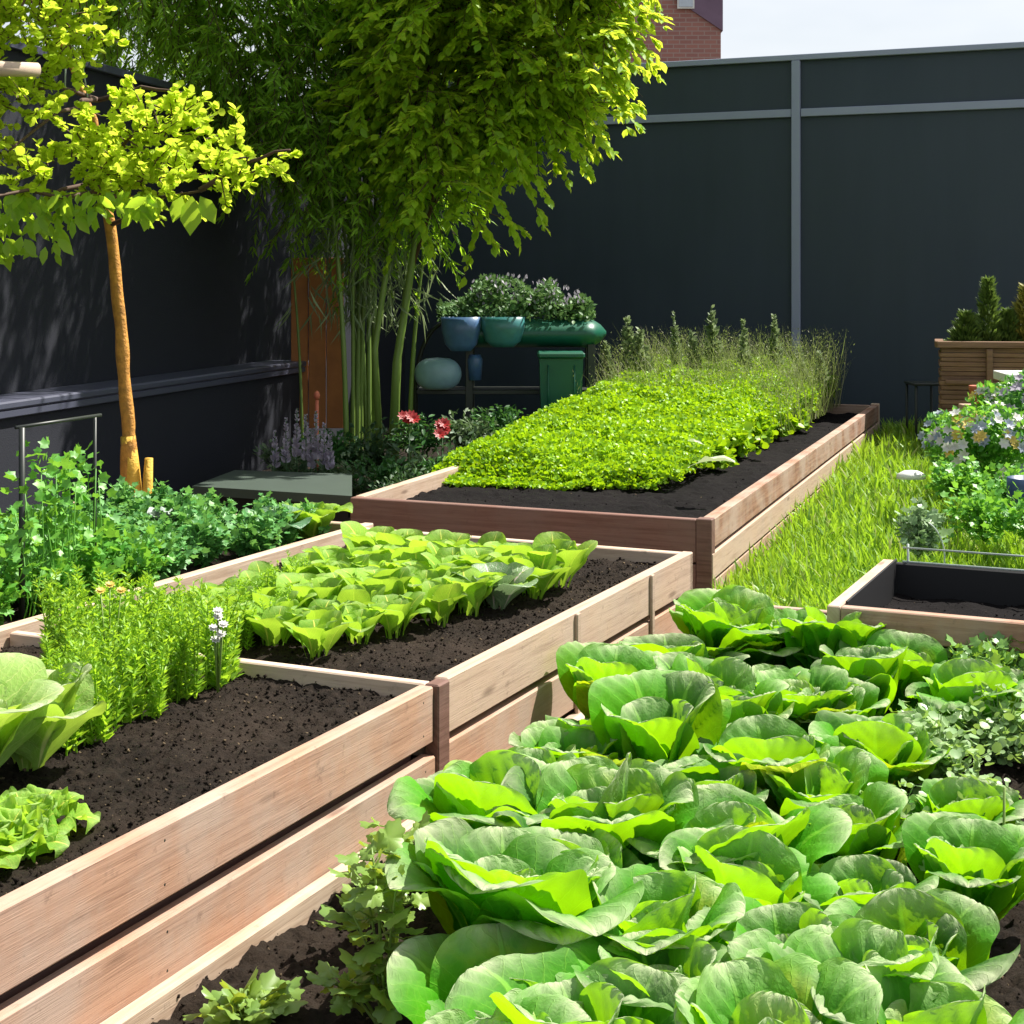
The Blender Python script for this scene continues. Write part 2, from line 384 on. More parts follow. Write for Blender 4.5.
def rdir(n, up=0.):
    d = rs.normal(size=(n, 3)); d = norm(d); d[:, 2] += up; return norm(d)
def rnorm(n): 
    d = rs.normal(size=(n, 3)); d[:, 2] = np.abs(d[:, 2])+.6; return norm(d)

# ---------------------------------------------------------------- plant generators (local space, base at origin)
def big_leaf(g, az, th0, bend, L, W, cup, ruf, base, seed, nu=19, nv=26, rnd=.5, tw=0., pet=.13, pk=.006, tip=2.4, cp=1.2, nzs=.16, mx=.52, edn=1.):
    r = np.random.RandomState(seed); v = 1-(1-np.linspace(0, 1, nv))**1.45; u = np.linspace(-1, 1, nu)
    th = th0-bend*v**cp; ds = np.diff(v)*L
    mr = base+np.concatenate([[0], np.cumsum(np.cos(th[:-1])*ds)]); mz = np.concatenate([[0], np.cumsum(np.sin(th[:-1])*ds)])
    x = np.clip((v-pet)/(1-pet), 0, 1)
    sh = np.where(x < mx, .5-.5*np.cos(PI*np.clip(x/mx, 0, 1)), np.maximum(1-(np.maximum(x-mx, 0)/(1-mx))**tip, 0)**.5)
    w = W*(.10+.90*sh**.75);     w[-1] = W*.12
    V_, U_ = np.meshgrid(v, u, indexing='ij'); w2 = w[:, None]
    edge = np.abs(U_)**2.5
    ph = r.rand(4)*6.28; sgn = np.where(U_ < 0, 1.3, 1.)
    rr = ruf*edge*(np.sin(V_*11*sgn+ph[0]+2*U_)+.6*edn*np.sin(V_*23*sgn+ph[1]))
    t = V_*7-np.abs(U_)*3; fr = t-np.floor(t)
    pk_ = pk*np.sin(PI*fr)**.7*(1-.6*edge)*np.clip(np.abs(U_)*5, 0, 1)*np.clip(V_*3, 0, 1)
    nz = fbm(np.stack([U_.ravel()*2+seed, V_.ravel()*4, np.full(U_.size, seed*.37)], 1), seed % 97, 3).reshape(U_.shape)*L*nzs
    wf = np.clip(w2/W*1.6, 0, 1)**1.5
    hgt = cup*np.abs(U_)**1.7*w2+wf*(rr+pk_)+nz*(.35*np.clip(V_*2, 0, 1)*0+wf*(.5+edge*edn))
    lat = U_*w2*(1-.15*edge*abs(cup))
    inset = -.06*L*np.abs(U_)**2*np.clip(V_-.5, 0, 1)*2*wf
    st, ct = np.sin(th)[:, None], np.cos(th)[:, None]
    rad = mr[:, None]-st*hgt+ct*inset; z = mz[:, None]+ct*hgt+st*inset
    side = lat
    ca, sa = math.cos(az), math.sin(az)
    side = side+tw*V_*hgt
    P = np.stack([rad*ca-side*sa, rad*sa+side*ca, z], -1).reshape(-1, 3)
    g.grid(P, nu, nv, uv=np.stack([U_.ravel()*.5+.5, V_.ravel()], 1), rnd=rnd)

def head(seed, R=.26, n=15, ruf=.012, wr=.52, thi=82, tho=28, bi=25, bo=75, cup=.35, nu=19, nv=24, pet=.12, pk=.006, tip=2.4, cp=1.2, nzs=.16, hin=1.5, mx=.52, br=.02, jit=5, edn=1.):
    r = np.random.RandomState(seed); g = G()
    for i in range(n):
        f = (i/(n-1))**.8; az = i*2.399+r.rand()*.5
        L = R*(.62+.5*f)*(.9+.25*r.rand()); W = L*wr*(.9+.25*r.rand())
        th0 = math.radians(thi-(thi-tho)*f+r.randn()*jit); bend = math.radians(bi+(bo-bi)*f+r.randn()*jit*2)
        big_leaf(g, az, th0, bend, L, W, cup*(hin-1.1*f), ruf*(.6+.8*r.rand()), .012+br*f, seed*31+i, nu, nv, rnd=float(np.clip(.75-.5*f+.35*r.randn(), 0, 1)), pet=pet, pk=pk, tip=tip, cp=cp, nzs=nzs, mx=mx, edn=edn)
    return g

def frilly(seed, R=.12, Hh=.22, nst=26, nl=11, T=T_LOB, ls=.03, flare=.8, wid=1.):
    """bushy herb: many stems with small lobed leaves"""
    global rs
    g = G(); r = np.random.RandomState(seed)
    for i in range(nst):
        az = r.rand()*6.28; k = r.rand()**.6; tip = np.array([R*k*math.cos(az), R*k*math.sin(az), Hh*(.55+.5*r.rand())*(1-.35*k*k)])
        v = np.linspace(0, 1, 5)[:, None]; mid = tip*np.array([.35, .35, .6])
        pts = (1-v)**2*0+2*v*(1-v)*mid+v*v*tip
        g.tube(pts, [.0018]*5, 3, rnd=.6, cap=False)
        n = nl; q = .3+.7*r.rand(n); P = (2*q*(1-q))[:, None]*mid+(q*q)[:, None]*tip
        P = P+r.normal(size=(n, 3))*R*.13*q[:, None]
        D = norm(r.normal(size=(n, 3))+np.array([math.cos(az)*flare, math.sin(az)*flare, .45])); Nn = norm(r.normal(size=(n, 3))*.5+np.array([0, 0, 1.]))
        g.stamp(T, P, D, Nn, ls*(.6+.8*r.rand(n)), r.rand(n), wid)
    return g

def feathery(seed, Hh=.3, nst=5, R=.03):
    g = G(); r = np.random.RandomState(seed)
    for i in range(nst):
        bx, by = r.normal(size=2)*R*.6; h = Hh*(.75+.35*r.rand()); lean = r.normal(size=2)*.03
        v = np.linspace(0, 1, 5); pts = np.stack([bx+lean[0]*v**2, by+lean[1]*v**2, h*v], 1)
        g.tube(pts, [.003, .003, .0025, .002, .001], 4, rnd=.4, cap=False)
        n = 75; q = .06+.94*r.rand(n); P = np.stack([bx+lean[0]*q**2, by+lean[1]*q**2, h*q], 1); az = r.rand(n)*6.28
        D = norm(np.stack([np.cos(az), np.sin(az), .5+.5*r.rand(n)], 1)); g.stamp(T_NAR, P, D, norm(r.normal(size=(n, 3))+[0, 0, 1]), (.026+.016*r.rand(n))*(1.1-.5*q), r.rand(n), 1.5)
    return g

def flower(g, c, nrm, R, n, rnd=.7, T=T_OV):
    nrm = np.asarray(nrm, float)/np.linalg.norm(nrm); ref = np.array([0, 0, 1.]) if abs(nrm[2]) < .9 else np.array([1., 0, 0]); x = np.cross(nrm, ref); x /= np.linalg.norm(x); y = np.cross(nrm, x)
    a = np.arange(n)*2*PI/n; D = np.cos(a)[:, None]*x+np.sin(a)[:, None]*y+nrm*.35
    g.stamp(T, np.tile(c, (n, 1)), D, np.tile(nrm, (n, 1)), R, rnd)

def crown(g, blobs, ntw, nlf, T, ls, droop=.3, seed=1, tl=.45, wood=None, wid=1., cull=.0, nf=1.6, outw=1., nflat=.4, arc=None):
    """twigs of leaves scattered through a set of ellipsoids; the noise opens gaps"""
    r = np.random.RandomState(seed); vol = np.array([b[3]*b[4]*b[5] for b in blobs]); vol = vol/vol.sum()
    for b, fv in zip(blobs, vol):
        n = int(ntw*fv); c = np.array(b[:3]); e = np.array(b[3:6])
        d = norm(r.normal(size=(n, 3))); k = r.rand(n)**.45; P = c+d*k[:, None]*e
        keep = fbm(P*nf, seed, 3) > cull; P = P[keep]; d = d[keep]; m = len(P)
        D = norm(d*outw+r.normal(size=(m, 3))*.5+np.array([0, 0, -droop]));
        for i in range(m):
            L = tl*(.6+.7*r.rand()); v = np.linspace(0, 1, 5)[:, None]
            pts = P[i]+D[i]*L*v+np.array([0, 0, -1.])*droop*L*.6*v**2
            if wood is not None: wood.tube(pts, [.005, .004, .003, .002, .001], 3, cap=False)
            q = r.rand(nlf)[:, None]
            X = P[i]+D[i]*L*q+np.array([0, 0, -1.])*droop*L*.6*q**2
            side = norm(np.cross(D[i], [0, 0, 1.])+1e-6)*np.sign(r.rand(nlf)-.5)[:, None]
            DD = norm(D[i]*.8+side*.9+r.normal(size=(nlf, 3))*.25+np.array([0, 0, -droop]))
            Nn = norm(r.normal(size=(nlf, 3))*nflat+np.array([0, 0, 1.]))
            g.stamp(T, X, DD, Nn, ls*(.6+.8*r.rand(nlf)), np.clip(r.rand(nlf)*.7+.3*r.rand(), 0, 1), wid)

def branch(g, a, b, r0, r1, sag=.1, n=8, seed=0, sides=7):
    r = np.random.RandomState(seed); a = np.array(a, float); b = np.array(b, float); v = np.linspace(0, 1, n)[:, None]
    pts = a+(b-a)*v+np.array([0, 0, 1.])*sag*(4*v*(1-v))+r.normal(size=(n, 3))*np.linalg.norm(b-a)*.012*(v*(1-v)*4)
    g.tube(pts, np.linspace(r0, r1, n), sides)
    return pts

# ================================================================= SETTING
def sheet(name, x0, x1, y0, y1, z, mat, n=2, amp=0):
    g = G(); X, Y = np.meshgrid(np.linspace(x0, x1, n), np.linspace(y0, y1, n)); P = np.stack([X.ravel(), Y.ravel(), np.full(X.size, z)], 1)
    if amp: P[:, 2] += fbm(P*1.2, 3)*amp
    g.grid(P, n, n); return tag(g.build(name, mat), kind='structure')
GROUND = plain('earth_ground', (.07, .055, .035), .95, var=.5, scale=.8, bump=.5, bscale=30)
sheet('ground', -400, 400, -50, 800, 0, GROUND)
def region(name, poly, z, mat, amp=.0, n=60):
    a, b, c, d = [np.array(p[:2]) for p in poly]; g = G(); u, v = np.meshgrid(np.linspace(0, 1, n), np.linspace(0, 1, n))
    u = u.ravel()[:, None]; v = v.ravel()[:, None]; xy = (1-v)*((1-u)*a+u*b)+v*((1-u)*d+u*c); P = np.concatenate([xy, np.full((len(xy), 1), z)], 1)
    P[:, 2] += fbm(P*9, 5, 5)*amp; g.grid(P, n, n); return g.build(name, mat)
LAWN = plain('lawn_turf', (.13, .23, .02), .9, var=.5, scale=9, bump=.6, bscale=90)
tag(region('lawn', [B(-1.2, -.03), (4.4, 4.6), (7.5, 13.2), B(7.3, -.03)], .012, LAWN, .02), kind='structure')
# grass blades on the lawn
T_BL = (np.array([[-.035, 0, 0], [.035, 0, 0], [.028, .4, .05], [-.028, .4, .05], [.018, .75, -.06], [-.018, .75, -.06], [0, 1, -.25]]), [(0, 1, 2), (0, 2, 3), (3, 2, 4), (3, 4, 5), (5, 4, 6)])
g = G(); n = 110000; X = rs.rand(n)*6.6-.2; Yy = 5.0+rs.rand(n)**1.15*9.3
P = np.stack([X, Yy, np.full(n, .01)], 1)
PR = np.array([D2[1], -D2[0]]); rel = (P[:, :2]-O2); sA = rel@D2; tA = -(rel@PR)
relA = P[:, :2]-O1; s1 = relA@D1; t1 = relA@N1
ok = (tA < -.03) & (np.abs(P[:, 0]/P[:, 1]) < .40) & ~((s1 < 2.75)) & (tA > -3.4)
ok &= ~((P[:, 1] > 14.3-.41*(P[:, 0]-3)))
P = P[ok]; n = len(P); print('grass', n)
clump = fbm(P*2.2, 8, 3)+.5
D = rs.normal(size=(n, 3))*.33+np.array([-.12, -.1, 1.]); g.stamp(T_BL, P, D, rdir(n), (.08+.12*rs.rand(n))*(.6+.8*clump)*np.clip(P[:, 1]/9, .8, 1.4), np.clip(clump+.35*rs.normal(size=n), 0, 1), 1.6)
tag(g.build('grass', GRASS), 'tall bright green grass growing between the beds', 'grass', kind='stuff')

# ---- back wall
wd = np.array([.924, -.383]); wn = np.array([-.383, -.924]); W0 = np.array([2.70, 14.6])
def Wp(t, off=0, z=0): p = W0+wd*t+wn*off; return np.array([p[0], p[1], z])
wall = thing('panel_wall', 'tall dark slate blue panelled wall at the back with pale metal rails', 'wall', Wp(0))
v3 = lambda v, s=1: np.array([v[0]*s, v[1]*s, 0.])
g = G(); g.box(Wp(-5.2, 0, 0), v3(wd, 13.5), v3(wn, -.25), (0, 0, 3.58)); g.build('panel', WALLB, wall, False)
g = G(); g.box(Wp(-5.19, .045, 3.58), v3(wd, 13.48), v3(wn, -.33), (0, 0, .055)); g.build('top_rail', RAIL, wall, False)
for t0, t1 in ((-5.1, -.045), (.045, 8.2)):
    g = G(); g.box(Wp(t0, .035, 3.045), v3(wd, t1-t0), v3(wn, -.033), (0, 0, .075)); g.build('cross_rail', RAIL, wall, False)
g = G(); g.box(Wp(-.04, .05, .0), v3(wd, .08), v3(wn, -.048), (0, 0, 3.577)); g.build('upright', RAIL, wall, False)
g = G(); g.box(Wp(2.45, .004, .0), v3(wd, .006), v3(wn, -.003), (0, 0, 3.0)); g.build('panel_seam', BLACK, wall, False)

# ---- left wall and its ledge
ld = np.array([.243, .970]); ld /= np.linalg.norm(ld); ln = np.array([ld[1], -ld[0]]); L0 = np.array([-2.74, 8.25])
def Lp(s, off=0, z=0): p = L0+ld*s+ln*off; return np.array([p[0], p[1], z])
lw = thing('side_wall', 'dark charcoal rendered side wall on the left behind the trees', 'wall', Lp(0))
g = G(); g.box(Lp(-7, -.33, 0), v3(ld, 15.0), v3(ln, -.25), (0, 0, 2.84)); g.build('wall_face', WALL, lw, False)
g = G(); g.box(Lp(-7, -.29, 2.84), v3(ld, 15.0), v3(ln, -.33), (0, 0, .05)); g.build('coping', LEDGE, lw, False)
lb = thing('low_wall', 'low dark wall with a shiny grey coping along the left side', 'wall', Lp(0))
g = G(); g.box(Lp(-7, -.02, 0), v3(ld, 11.3), v3(ln, -.305), (0, 0, .80)); g.build('wall_face', WALL, lb, False)
g = G(); g.box(Lp(-7, .02, .80), v3(ld, 11.45), v3(ln, -.345), (0, 0, .045), bev=.01); g.build('coping', LEDGE, lb, False)
g = G(); g.box(Lp(-7, .012, .755), v3(ld, 11.4), v3(ln, -.03), (0, 0, .042), bev=.005); g.build('trim', LEDGE, lb, False)

# ---- brick building beyond the wall
c0 = np.array([5.0, 58.0]); bl = thing('brick_building', 'red brick building rising beyond the dark wall', 'building', (5, 58, 0))
g = G(); g.box((2.2, 56., 0), (5.4, 0, 0), (0, 9, 0), (0, 0, 14.2)); g.build('wall', BRICK, bl, False)
SLATE = plain('purple_slate', (.17, .11, .16), .8, var=.35, scale=1.5)
def slab(g, pts, y0, y1):
    k_ = len(pts); V = [(x, y0, z) for x, z in pts]+[(x, y1, z) for x, z in pts]
    g.add(V, tris=[(0, 2, 1), (3, 4, 5)], quads=[(i, (i+1) % 3, (i+1) % 3+3, i+3) for i in range(3)]); g._fix = True
g = G(); slab(g, [(5.65, 11.9), (7.66, 10.55), (7.66, 14.4)], 55.9, 65.1); slab(g, [(5.65, 11.9), (7.66, 14.4), (5.65, 14.4)], 55.9, 65.1); g.build('roof', SLATE, bl, False)
g = G(); g.box((6.0, 55.84, 11.35), (.62, 0, 0), (0, .05, 0), (0, 0, 1.0)); wo = g.build('window', WHITE, bl, False)
g = G(); g.box((6.06, 55.81, 11.41), (.5, 0, 0), (0, .025, 0), (0, 0, .88)); g.build('pane', plain('window_glass', (.5, .56, .62), .15), wo, False, loc=(0, 0, 0))
g = G(); g.box((4.75, 55.96, 8.3), (.45, 0, 0), (0, .035, 0), (0, 0, 1.1)); g.build('window', plain('dim_glass', (.14, .07, .06), .3), bl, False)

# ================================================================= RAISED BEDS
TH = .042
def plank(name, parent, p0, p1, z0, z1, nrm, mat, th=TH, jit=0.):
    """board from p0 to p1 (outer face line), thickness going against nrm"""
    p0 = np.asarray(p0, float)[:2]; p1 = np.asarray(p1, float)[:2]; d = p1-p0; g = G()
    g.box((p0[0], p0[1], z0), (d[0], d[1], jit), (-nrm[0]*th, -nrm[1]*th, 0), (0, 0, z1-z0), rnd=float(rs.rand()))
    return g.build(name, mat, parent, False)
def soil(parent, fr, s0, s1, t0, t1, z, amp=.035, res=.016, mat=None, seed=1, crumbs=2500):
    ns = max(int((s1-s0)/res), 2); ntt = max(int(abs(t1-t0)/res), 2); g = G()
    S, T = np.meshgrid(np.linspace(s0, s1, ns), np.linspace(t0, t1, ntt))
    o, d, n_ = (O1, D1, N1) if fr == 'A' else (O2, D2, N2)
    xy = o+S.ravel()[:, None]*d+T.ravel()[:, None]*n_; P = np.concatenate([xy, np.full((len(xy), 1), z)], 1)
    P[:, 2] += fbm(P*7, seed, 5)*amp*1.6+fbm(P*38, seed+9, 4)*amp*1.3
    g.grid(P, ns, ntt)
    k = rs.randint(0, len(P), crumbs); C = P[k]+rs.normal(size=(crumbs, 3))*.003
    oct_ = (np.array([[1, 0, 0], [0, 1, 0], [-.8, .1, .2], [.1, -1, 0], [0, .1, .8], [.1, 0, -.8]]), [(0, 1, 4), (1, 2, 4), (2, 3, 4), (3, 0, 4), (1, 0, 5), (2, 1, 5), (3, 2, 5), (0, 3, 5)])
    g.stamp(oct_, C, rdir(crumbs), rdir(crumbs), .0015+.006*rs.rand(crumbs)**3)
    return g.build('soil', mat or SOIL, parent)

RN = -N1                                    # towards the right of the near beds
bedA = thing('raised_bed', 'reddish cedar raised bed with feathery herbs and bare dark soil, nearest on left', 'raised bed', A(-1.3, .7))
plank('plank', bedA, A(-2.6, 0), A(-.035, 0), .305, .45, RN, WOOD)
plank('plank', bedA, A(-2.6, -.006), A(-.035, -.006), .140, .272, RN, WOOD)
plank('plank', bedA, A(-2.6, 0), A(-.035, 0), .01, .125, RN, WOOD)
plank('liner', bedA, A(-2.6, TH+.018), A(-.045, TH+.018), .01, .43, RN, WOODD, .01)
g = G(); g.box(A(-.03, .03, 0), v3(D1, .065), v3(N1, -.042), (0, 0, .452), rnd=.3); g.build('post', WOODD, bedA, False)
plank('partition', bedA, A(.0, .045), A(.0, 1.455), .25, .442, -D1, WOODP, .035)
soil(bedA, 'A', -2.6, -.002, .045, 1.45, .40, .03, .010, seed=3, crumbs=26000)
for s_, z_ in [(-.09, .42), (-.09, .335), (-.09, .245), (-.09, .17), (-1.15, .42), (-1.15, .335), (-1.15, .245), (-1.15, .17)]:
    g = G(); c_ = A(s_, -.0072 if z_ < .3 else -.0012, z_); a_ = np.linspace(0, 2*PI, 9)[:-1]
    V = [c_]+[c_+np.array([D1[0]*math.cos(q)*.005, D1[1]*math.cos(q)*.005, math.sin(q)*.005])+np.array([*(N1*.002), 0]) for q in a_]
    g.add(V, tris=[(0, 1+i, 1+(i+1) % 8) for i in range(8)]); g.build('screw', DKMET, bedA)
bedB = thing('raised_bed', 'cedar raised bed of young lettuces beyond the partition board, in the middle', 'raised bed', A(1.1, .7))
plank('plank', bedB, A(.045, .0), A(2.12, 0), .305, .452, RN, WOODG)
plank('plank', bedB, A(.045, .0), A(2.12, 0), .150, .282, RN, WOOD)
plank('plank', bedB, A(.045, -.03), A(2.12, -.03), .01, .135, RN, WOOD)
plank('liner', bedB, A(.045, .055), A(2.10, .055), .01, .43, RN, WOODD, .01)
plank('end_board', bedB, A(2.12, .0), A(2.12, 1.455), .01, .449, D1, WOODP)
for s_ in (.92, 1.62):
    g = G(); g.box(A(s_, .001, .0), v3(D1, .03), v3(N1, -.012), (0, 0, .449), rnd=.5); g.build('batten', WOODG, bedB, False)
soil(bedB, 'A', .037, 2.08, .07, 1.45, .40, .03, .014, seed=5, crumbs=18000)
bedC = thing('raised_bed', 'pale grey timber raised bed full of green herbs at the far left', 'raised bed', A(.5, 2.2))
plank('plank', bedC, A(-2.6, 1.46), A(2.2, 1.46), .345, .455, RN, WOODP, .045)
plank('plank', bedC, A(-2.6, 1.462), A(2.2, 1.462), .01, .34, RN, WOODD, .045)
plank('end_board', bedC, A(2.2, 1.508), A(2.2, 3.1), .01, .45, D1, WOODG)
soil(bedC, 'A', -2.6, 2.155, 1.51, 3.1, .40, .03, .03, seed=7, crumbs=2500)

bedD = thing('raised_bed', 'low raised bed of big lettuces in the right foreground with pale rim board', 'raised bed', A(0, -1.0))
plank('rim_board', bedD, A(-2.6, -.012), A(-.0, -.012), .01, .162, RN, WOODP, -.035)
plank('rim_board', bedD, A(.0, -.045), A(2.62, -.045), .01, .16, RN, WOODP, -.03)
plank('end_board', bedD, A(2.65, -.05), A(2.65, -.62), .01, .16, D1, WOODG)
plank('rim_board', bedD, A(-2.6, -2.35), A(1.45, -2.35), .01, .16, RN, WOODP, .035)
soil(bedD, 'A', -2.6, 1.50, -.05, -2.31, .125, .05, .011, seed=11, crumbs=26000)
soil(bedD, 'A', 1.50, 2.60, -.085, -.60, .12, .03, .03, seed=12, crumbs=600)

bedE = thing('raised_bed', 'long cedar raised bed with a bright green carpet of seedlings and seed grass', 'raised bed', B(3.4, 1))
R2 = -N2; LEN2, WID2 = 6.89, 1.89
perp = np.array([D2[1], -D2[0]])
for z0, z1, o, mt in ((.265, .40, 0, WOOD), (.125, .245, .004, WOODG), (.01, .112, .0, WOOD)):
    q0 = B(.0, 0)[:2]+perp*o; q1 = B(LEN2, 0)[:2]+perp*o
    plank('plank', bedE, q0, q1, z0, z1, perp, mt, .06)
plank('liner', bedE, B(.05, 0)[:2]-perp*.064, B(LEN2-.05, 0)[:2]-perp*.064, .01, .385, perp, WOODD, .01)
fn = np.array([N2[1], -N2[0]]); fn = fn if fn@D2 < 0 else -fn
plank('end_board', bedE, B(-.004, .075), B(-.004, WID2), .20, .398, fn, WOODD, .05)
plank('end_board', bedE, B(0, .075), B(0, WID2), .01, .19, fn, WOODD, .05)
plank('end_board', bedE, B(LEN2, .07), B(LEN2, WID2), .01, .398, -fn, WOODG, .05)
plank('plank', bedE, B(.055, WID2), B(LEN2-.05, WID2), .01, .399, -perp, WOODP, .05)
g = G(); g.box(B(-.01, .0, 0), v3(N2, .074), v3(fn, -.06), (0, 0, .404), rnd=.2); g.build('post', WOODD, bedE, False)
g = G(); g.box(B(LEN2+.005, .0, 0), v3(N2, .07), v3(fn, -.06), (0, 0, .41), rnd=.2); g.build('post', WOODP, bedE, False)
soil(bedE, 'B', .06, LEN2-.05, .075, WID2-.05, .315, .03, .03, mat=SOILD, seed=15, crumbs=3000)

bedF = thing('raised_bed', 'small raised bed with black lining and empty soil at the right edge', 'raised bed', A(2.05, -1.3))
plank('plank', bedF, A(1.60, -.64), A(2.55, -.64), .30, .402, N1, WOODP, .045)
plank('plank', bedF, A(1.60, -.64), A(2.55, -.64), .01, .295, N1, WOODG, .045)
plank('end_board', bedF, A(1.60, -.687), A(1.60, -2.3), .30, .40, -D1, WOOD, .045)
plank('end_board', bedF, A(1.56, -.66), A(1.56, -2.3), .13, .25, -D1, WOOD, .05)
plank('liner', bedF, A(1.65, -.687), A(1.65, -2.3), .01, .385, -D1, BLACK, .008)
plank('liner', bedF, A(1.66, -.69), A(2.54, -.69), .01, .41, N1, BLACK, .008)
plank('end_board', bedF, A(2.55, -.64), A(2.55, -2.3), .01, .395, D1, BLACK, .03)
soil(bedF, 'A', 1.66, 2.52, -.70, -2.3, .275, .03, .03, mat=SOILD, seed=17, crumbs=1200)
fence = thing('wire_guard', 'thin pale wire guard standing on the back rim of the small black lined bed', 'wire guard', A(2.56, -1.3, .4))
g = G(); g.tube([A(2.535, -.72, .40), A(2.535, -2.3, .40+.002)], .0045, 6); g.tube([A(2.535, -.72, .455), A(2.535, -2.3, .455)], .004, 6); g.build('rail', WIRE, fence)
for t_ in (-.74, -1.28, -1.75, -2.2):
    g = G(); g.tube([A(2.537, t_, .3), A(2.537, t_, .47)], .005, 6); g.build('upright', WIRE, fence)

# ================================================================= BIG LETTUCES (foreground bed)
heads = []
for k, (sd, n, tho, wr, cup) in enumerate([(101, 15, 74, .50, .45), (102, 14, 70, .53, .50), (103, 16, 78, .46, .38), (104, 14, 66, .55, .45), (105, 18, 80, .42, .5), (106, 15, 70, .58, .35)]):
    g = head(sd, .30, n, .0035+.005*(k % 2), wr, 90, tho, 35, 82, cup, nu=23, nv=30, pet=.12, cp=1.9, nzs=.06+.03*(k % 3), pk=.010, tip=2.3, mx=.52, br=.06, jit=10, hin=1.15, edn=.4)
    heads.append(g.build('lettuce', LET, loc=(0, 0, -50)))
HEADS_ = []
GRP = 'big lettuces in the foreground bed'
HL = [ # px, py of base on soil, scale, proto, rot, label
 (505, 1010, 1.00, 0, 0.3, 'big dark green lettuce with broad veined leaves at the left front of the foreground bed'),
 (665, 1020, .95, 1, 2.1, 'large lettuce in the front of the foreground bed, right of the dark veined one'),
 (800, 1030, .90, 2, 4.0, 'pale tipped lettuce in the front row of the foreground bed, third from left'),
 (925, 1015, .85, 3, 1.2, 'lettuce at the right end of the foreground bed front row beside bare soil'),
 (475, 1175, .85, 2, 0.6, 'lettuce cut off by the photo bottom edge, leftmost of the nearest ones'),
 (590, 1160, .95, 3, 5.0, 'lettuce cut off by the bottom edge, second from left of the nearest ones'),
 (760, 1165, .95, 0, 3.0, 'lettuce cut off by the bottom edge, third from left of the nearest ones'),
 (920, 1160, .90, 1, 1.9, 'lettuce cut off by the bottom edge, rightmost of the nearest ones'),
 (490, 890, .95, 1, 3.4, 'yellow green lettuce close to the cedar planks behind the dark veined lettuce'),
 (610, 900, .95, 2, 5.5, 'lettuce with white glossy leaf tops in the middle of the second row'),
 (735, 905, .95, 3, 0.1, 'lettuce with an oval upright leaf, third from left in the second row'),
 (855, 895, .85, 0, 2.7, 'fourth lettuce of the second row with a flat yellow leaf'),
 (560, 815, .92, 3, 1.0, 'lettuce beside the cedar planks, leftmost in the third row'),
 (665, 815, .95, 0, 4.4, 'second lettuce from the left in the third row'),
 (770, 815, .95, 1, 0.9, 'lettuce under the broad yellow leaf in the third row'),
 (870, 810, .85, 2, 3.9, 'rightmost lettuce of the third row beside the small leaved herbs'),
 (612, 752, .92, 2, 2.2, 'yellow topped lettuce beside the cedar planks in the fourth row'),
 (705, 752, .92, 1, 5.9, 'second lettuce from the left in the fourth row'),
 (800, 750, .90, 3, 3.2, 'third lettuce from the left in the fourth row'),
 (885, 745, .78, 0, 1.5, 'rightmost lettuce in the fourth row'),
 (665, 703, .90, 0, 0.0, 'leftmost lettuce in the fifth row beside the far planks'),
 (750, 702, .90, 2, 4.9, 'middle lettuce in the fifth row'),
 (835, 703, .85, 1, 2.4, 'rightmost lettuce in the fifth row in front of the black lined bed'),
 (712, 668, .85, 3, 1.7, 'lettuce at the left of the farthest row of the foreground bed'),
 (790, 668, .80, 0, 3.3, 'lettuce at the right of the farthest row of the foreground bed'),
 (962, 935, .82, 2, 2.0, 'lettuce at the right end of the second row beside the thin green stake'),
 (950, 865, .75, 1, 4.1, 'small lettuce at the far right between the third row and the pale herbs'),
 (560, 950, .85, 3, 3.9, 'lettuce squeezed between the dark veined one and the second row'),
 (735, 965, .85, 1, .4, 'lettuce tucked between the first and second rows in the middle'),
 (865, 955, .80, 2, 5.6, 'lettuce tucked between the first and second rows at the right'),
 (520, 850, .80, 0, 2.2, 'lettuce tucked between the second and third rows beside the planks'),
 (710, 860, .85, 2, 3.0, 'lettuce tucked between the second and third rows in the middle'),
 (815, 850, .80, 3, 1.1, 'lettuce tucked between the second and third rows at the right'),
 (610, 785, .80, 1, 4.6, 'lettuce tucked between the third and fourth rows beside the planks'),
 (745, 780, .80, 0, 2.6, 'lettuce tucked between the third and fourth rows in the middle'),
 (840, 775, .75, 2, .9, 'lettuce tucked between the third and fourth rows at the right'),
 (655, 725, .78, 3, 3.6, 'lettuce tucked between the fourth and fifth rows at the left'),
 (775, 725, .78, 1, 5.2, 'lettuce tucked between the fourth and fifth rows at the right'),
 (700, 685, .72, 2, 1.4, 'lettuce tucked between the two farthest rows at the left'),
 (800, 685, .70, 3, 4.8, 'lettuce tucked between the two farthest rows at the right'),
 (515, 1090, .85, 3, 2.9, 'lettuce low at the bottom edge under the dark veined one'),
 (675, 1085, .85, 2, 4.3, 'lettuce low at the bottom edge in the middle'),
 (845, 1090, .85, 1, 1.6, 'lettuce low at the bottom edge at the right'),
 (905, 712, .78, 3, 2.3, 'lettuce at the right end of the fifth row below the black lined bed'),
 (975, 745, .80, 1, 4.0, 'lettuce at the far right among the pale small leaved herbs'),
 (740, 640, .62, 1, .8, 'small lettuce at the far end board of the foreground bed'),
]
YBACKLIT = leafmat('backlit_lettuce_leaf', (.26, .42, .008), (.42, .54, .015), (.62, .78, .01), .6, .48, True, .05, .2, wax=.03)  # yellow of sun shining through the leaf, put into its colour
r_ = np.random.RandomState(5)
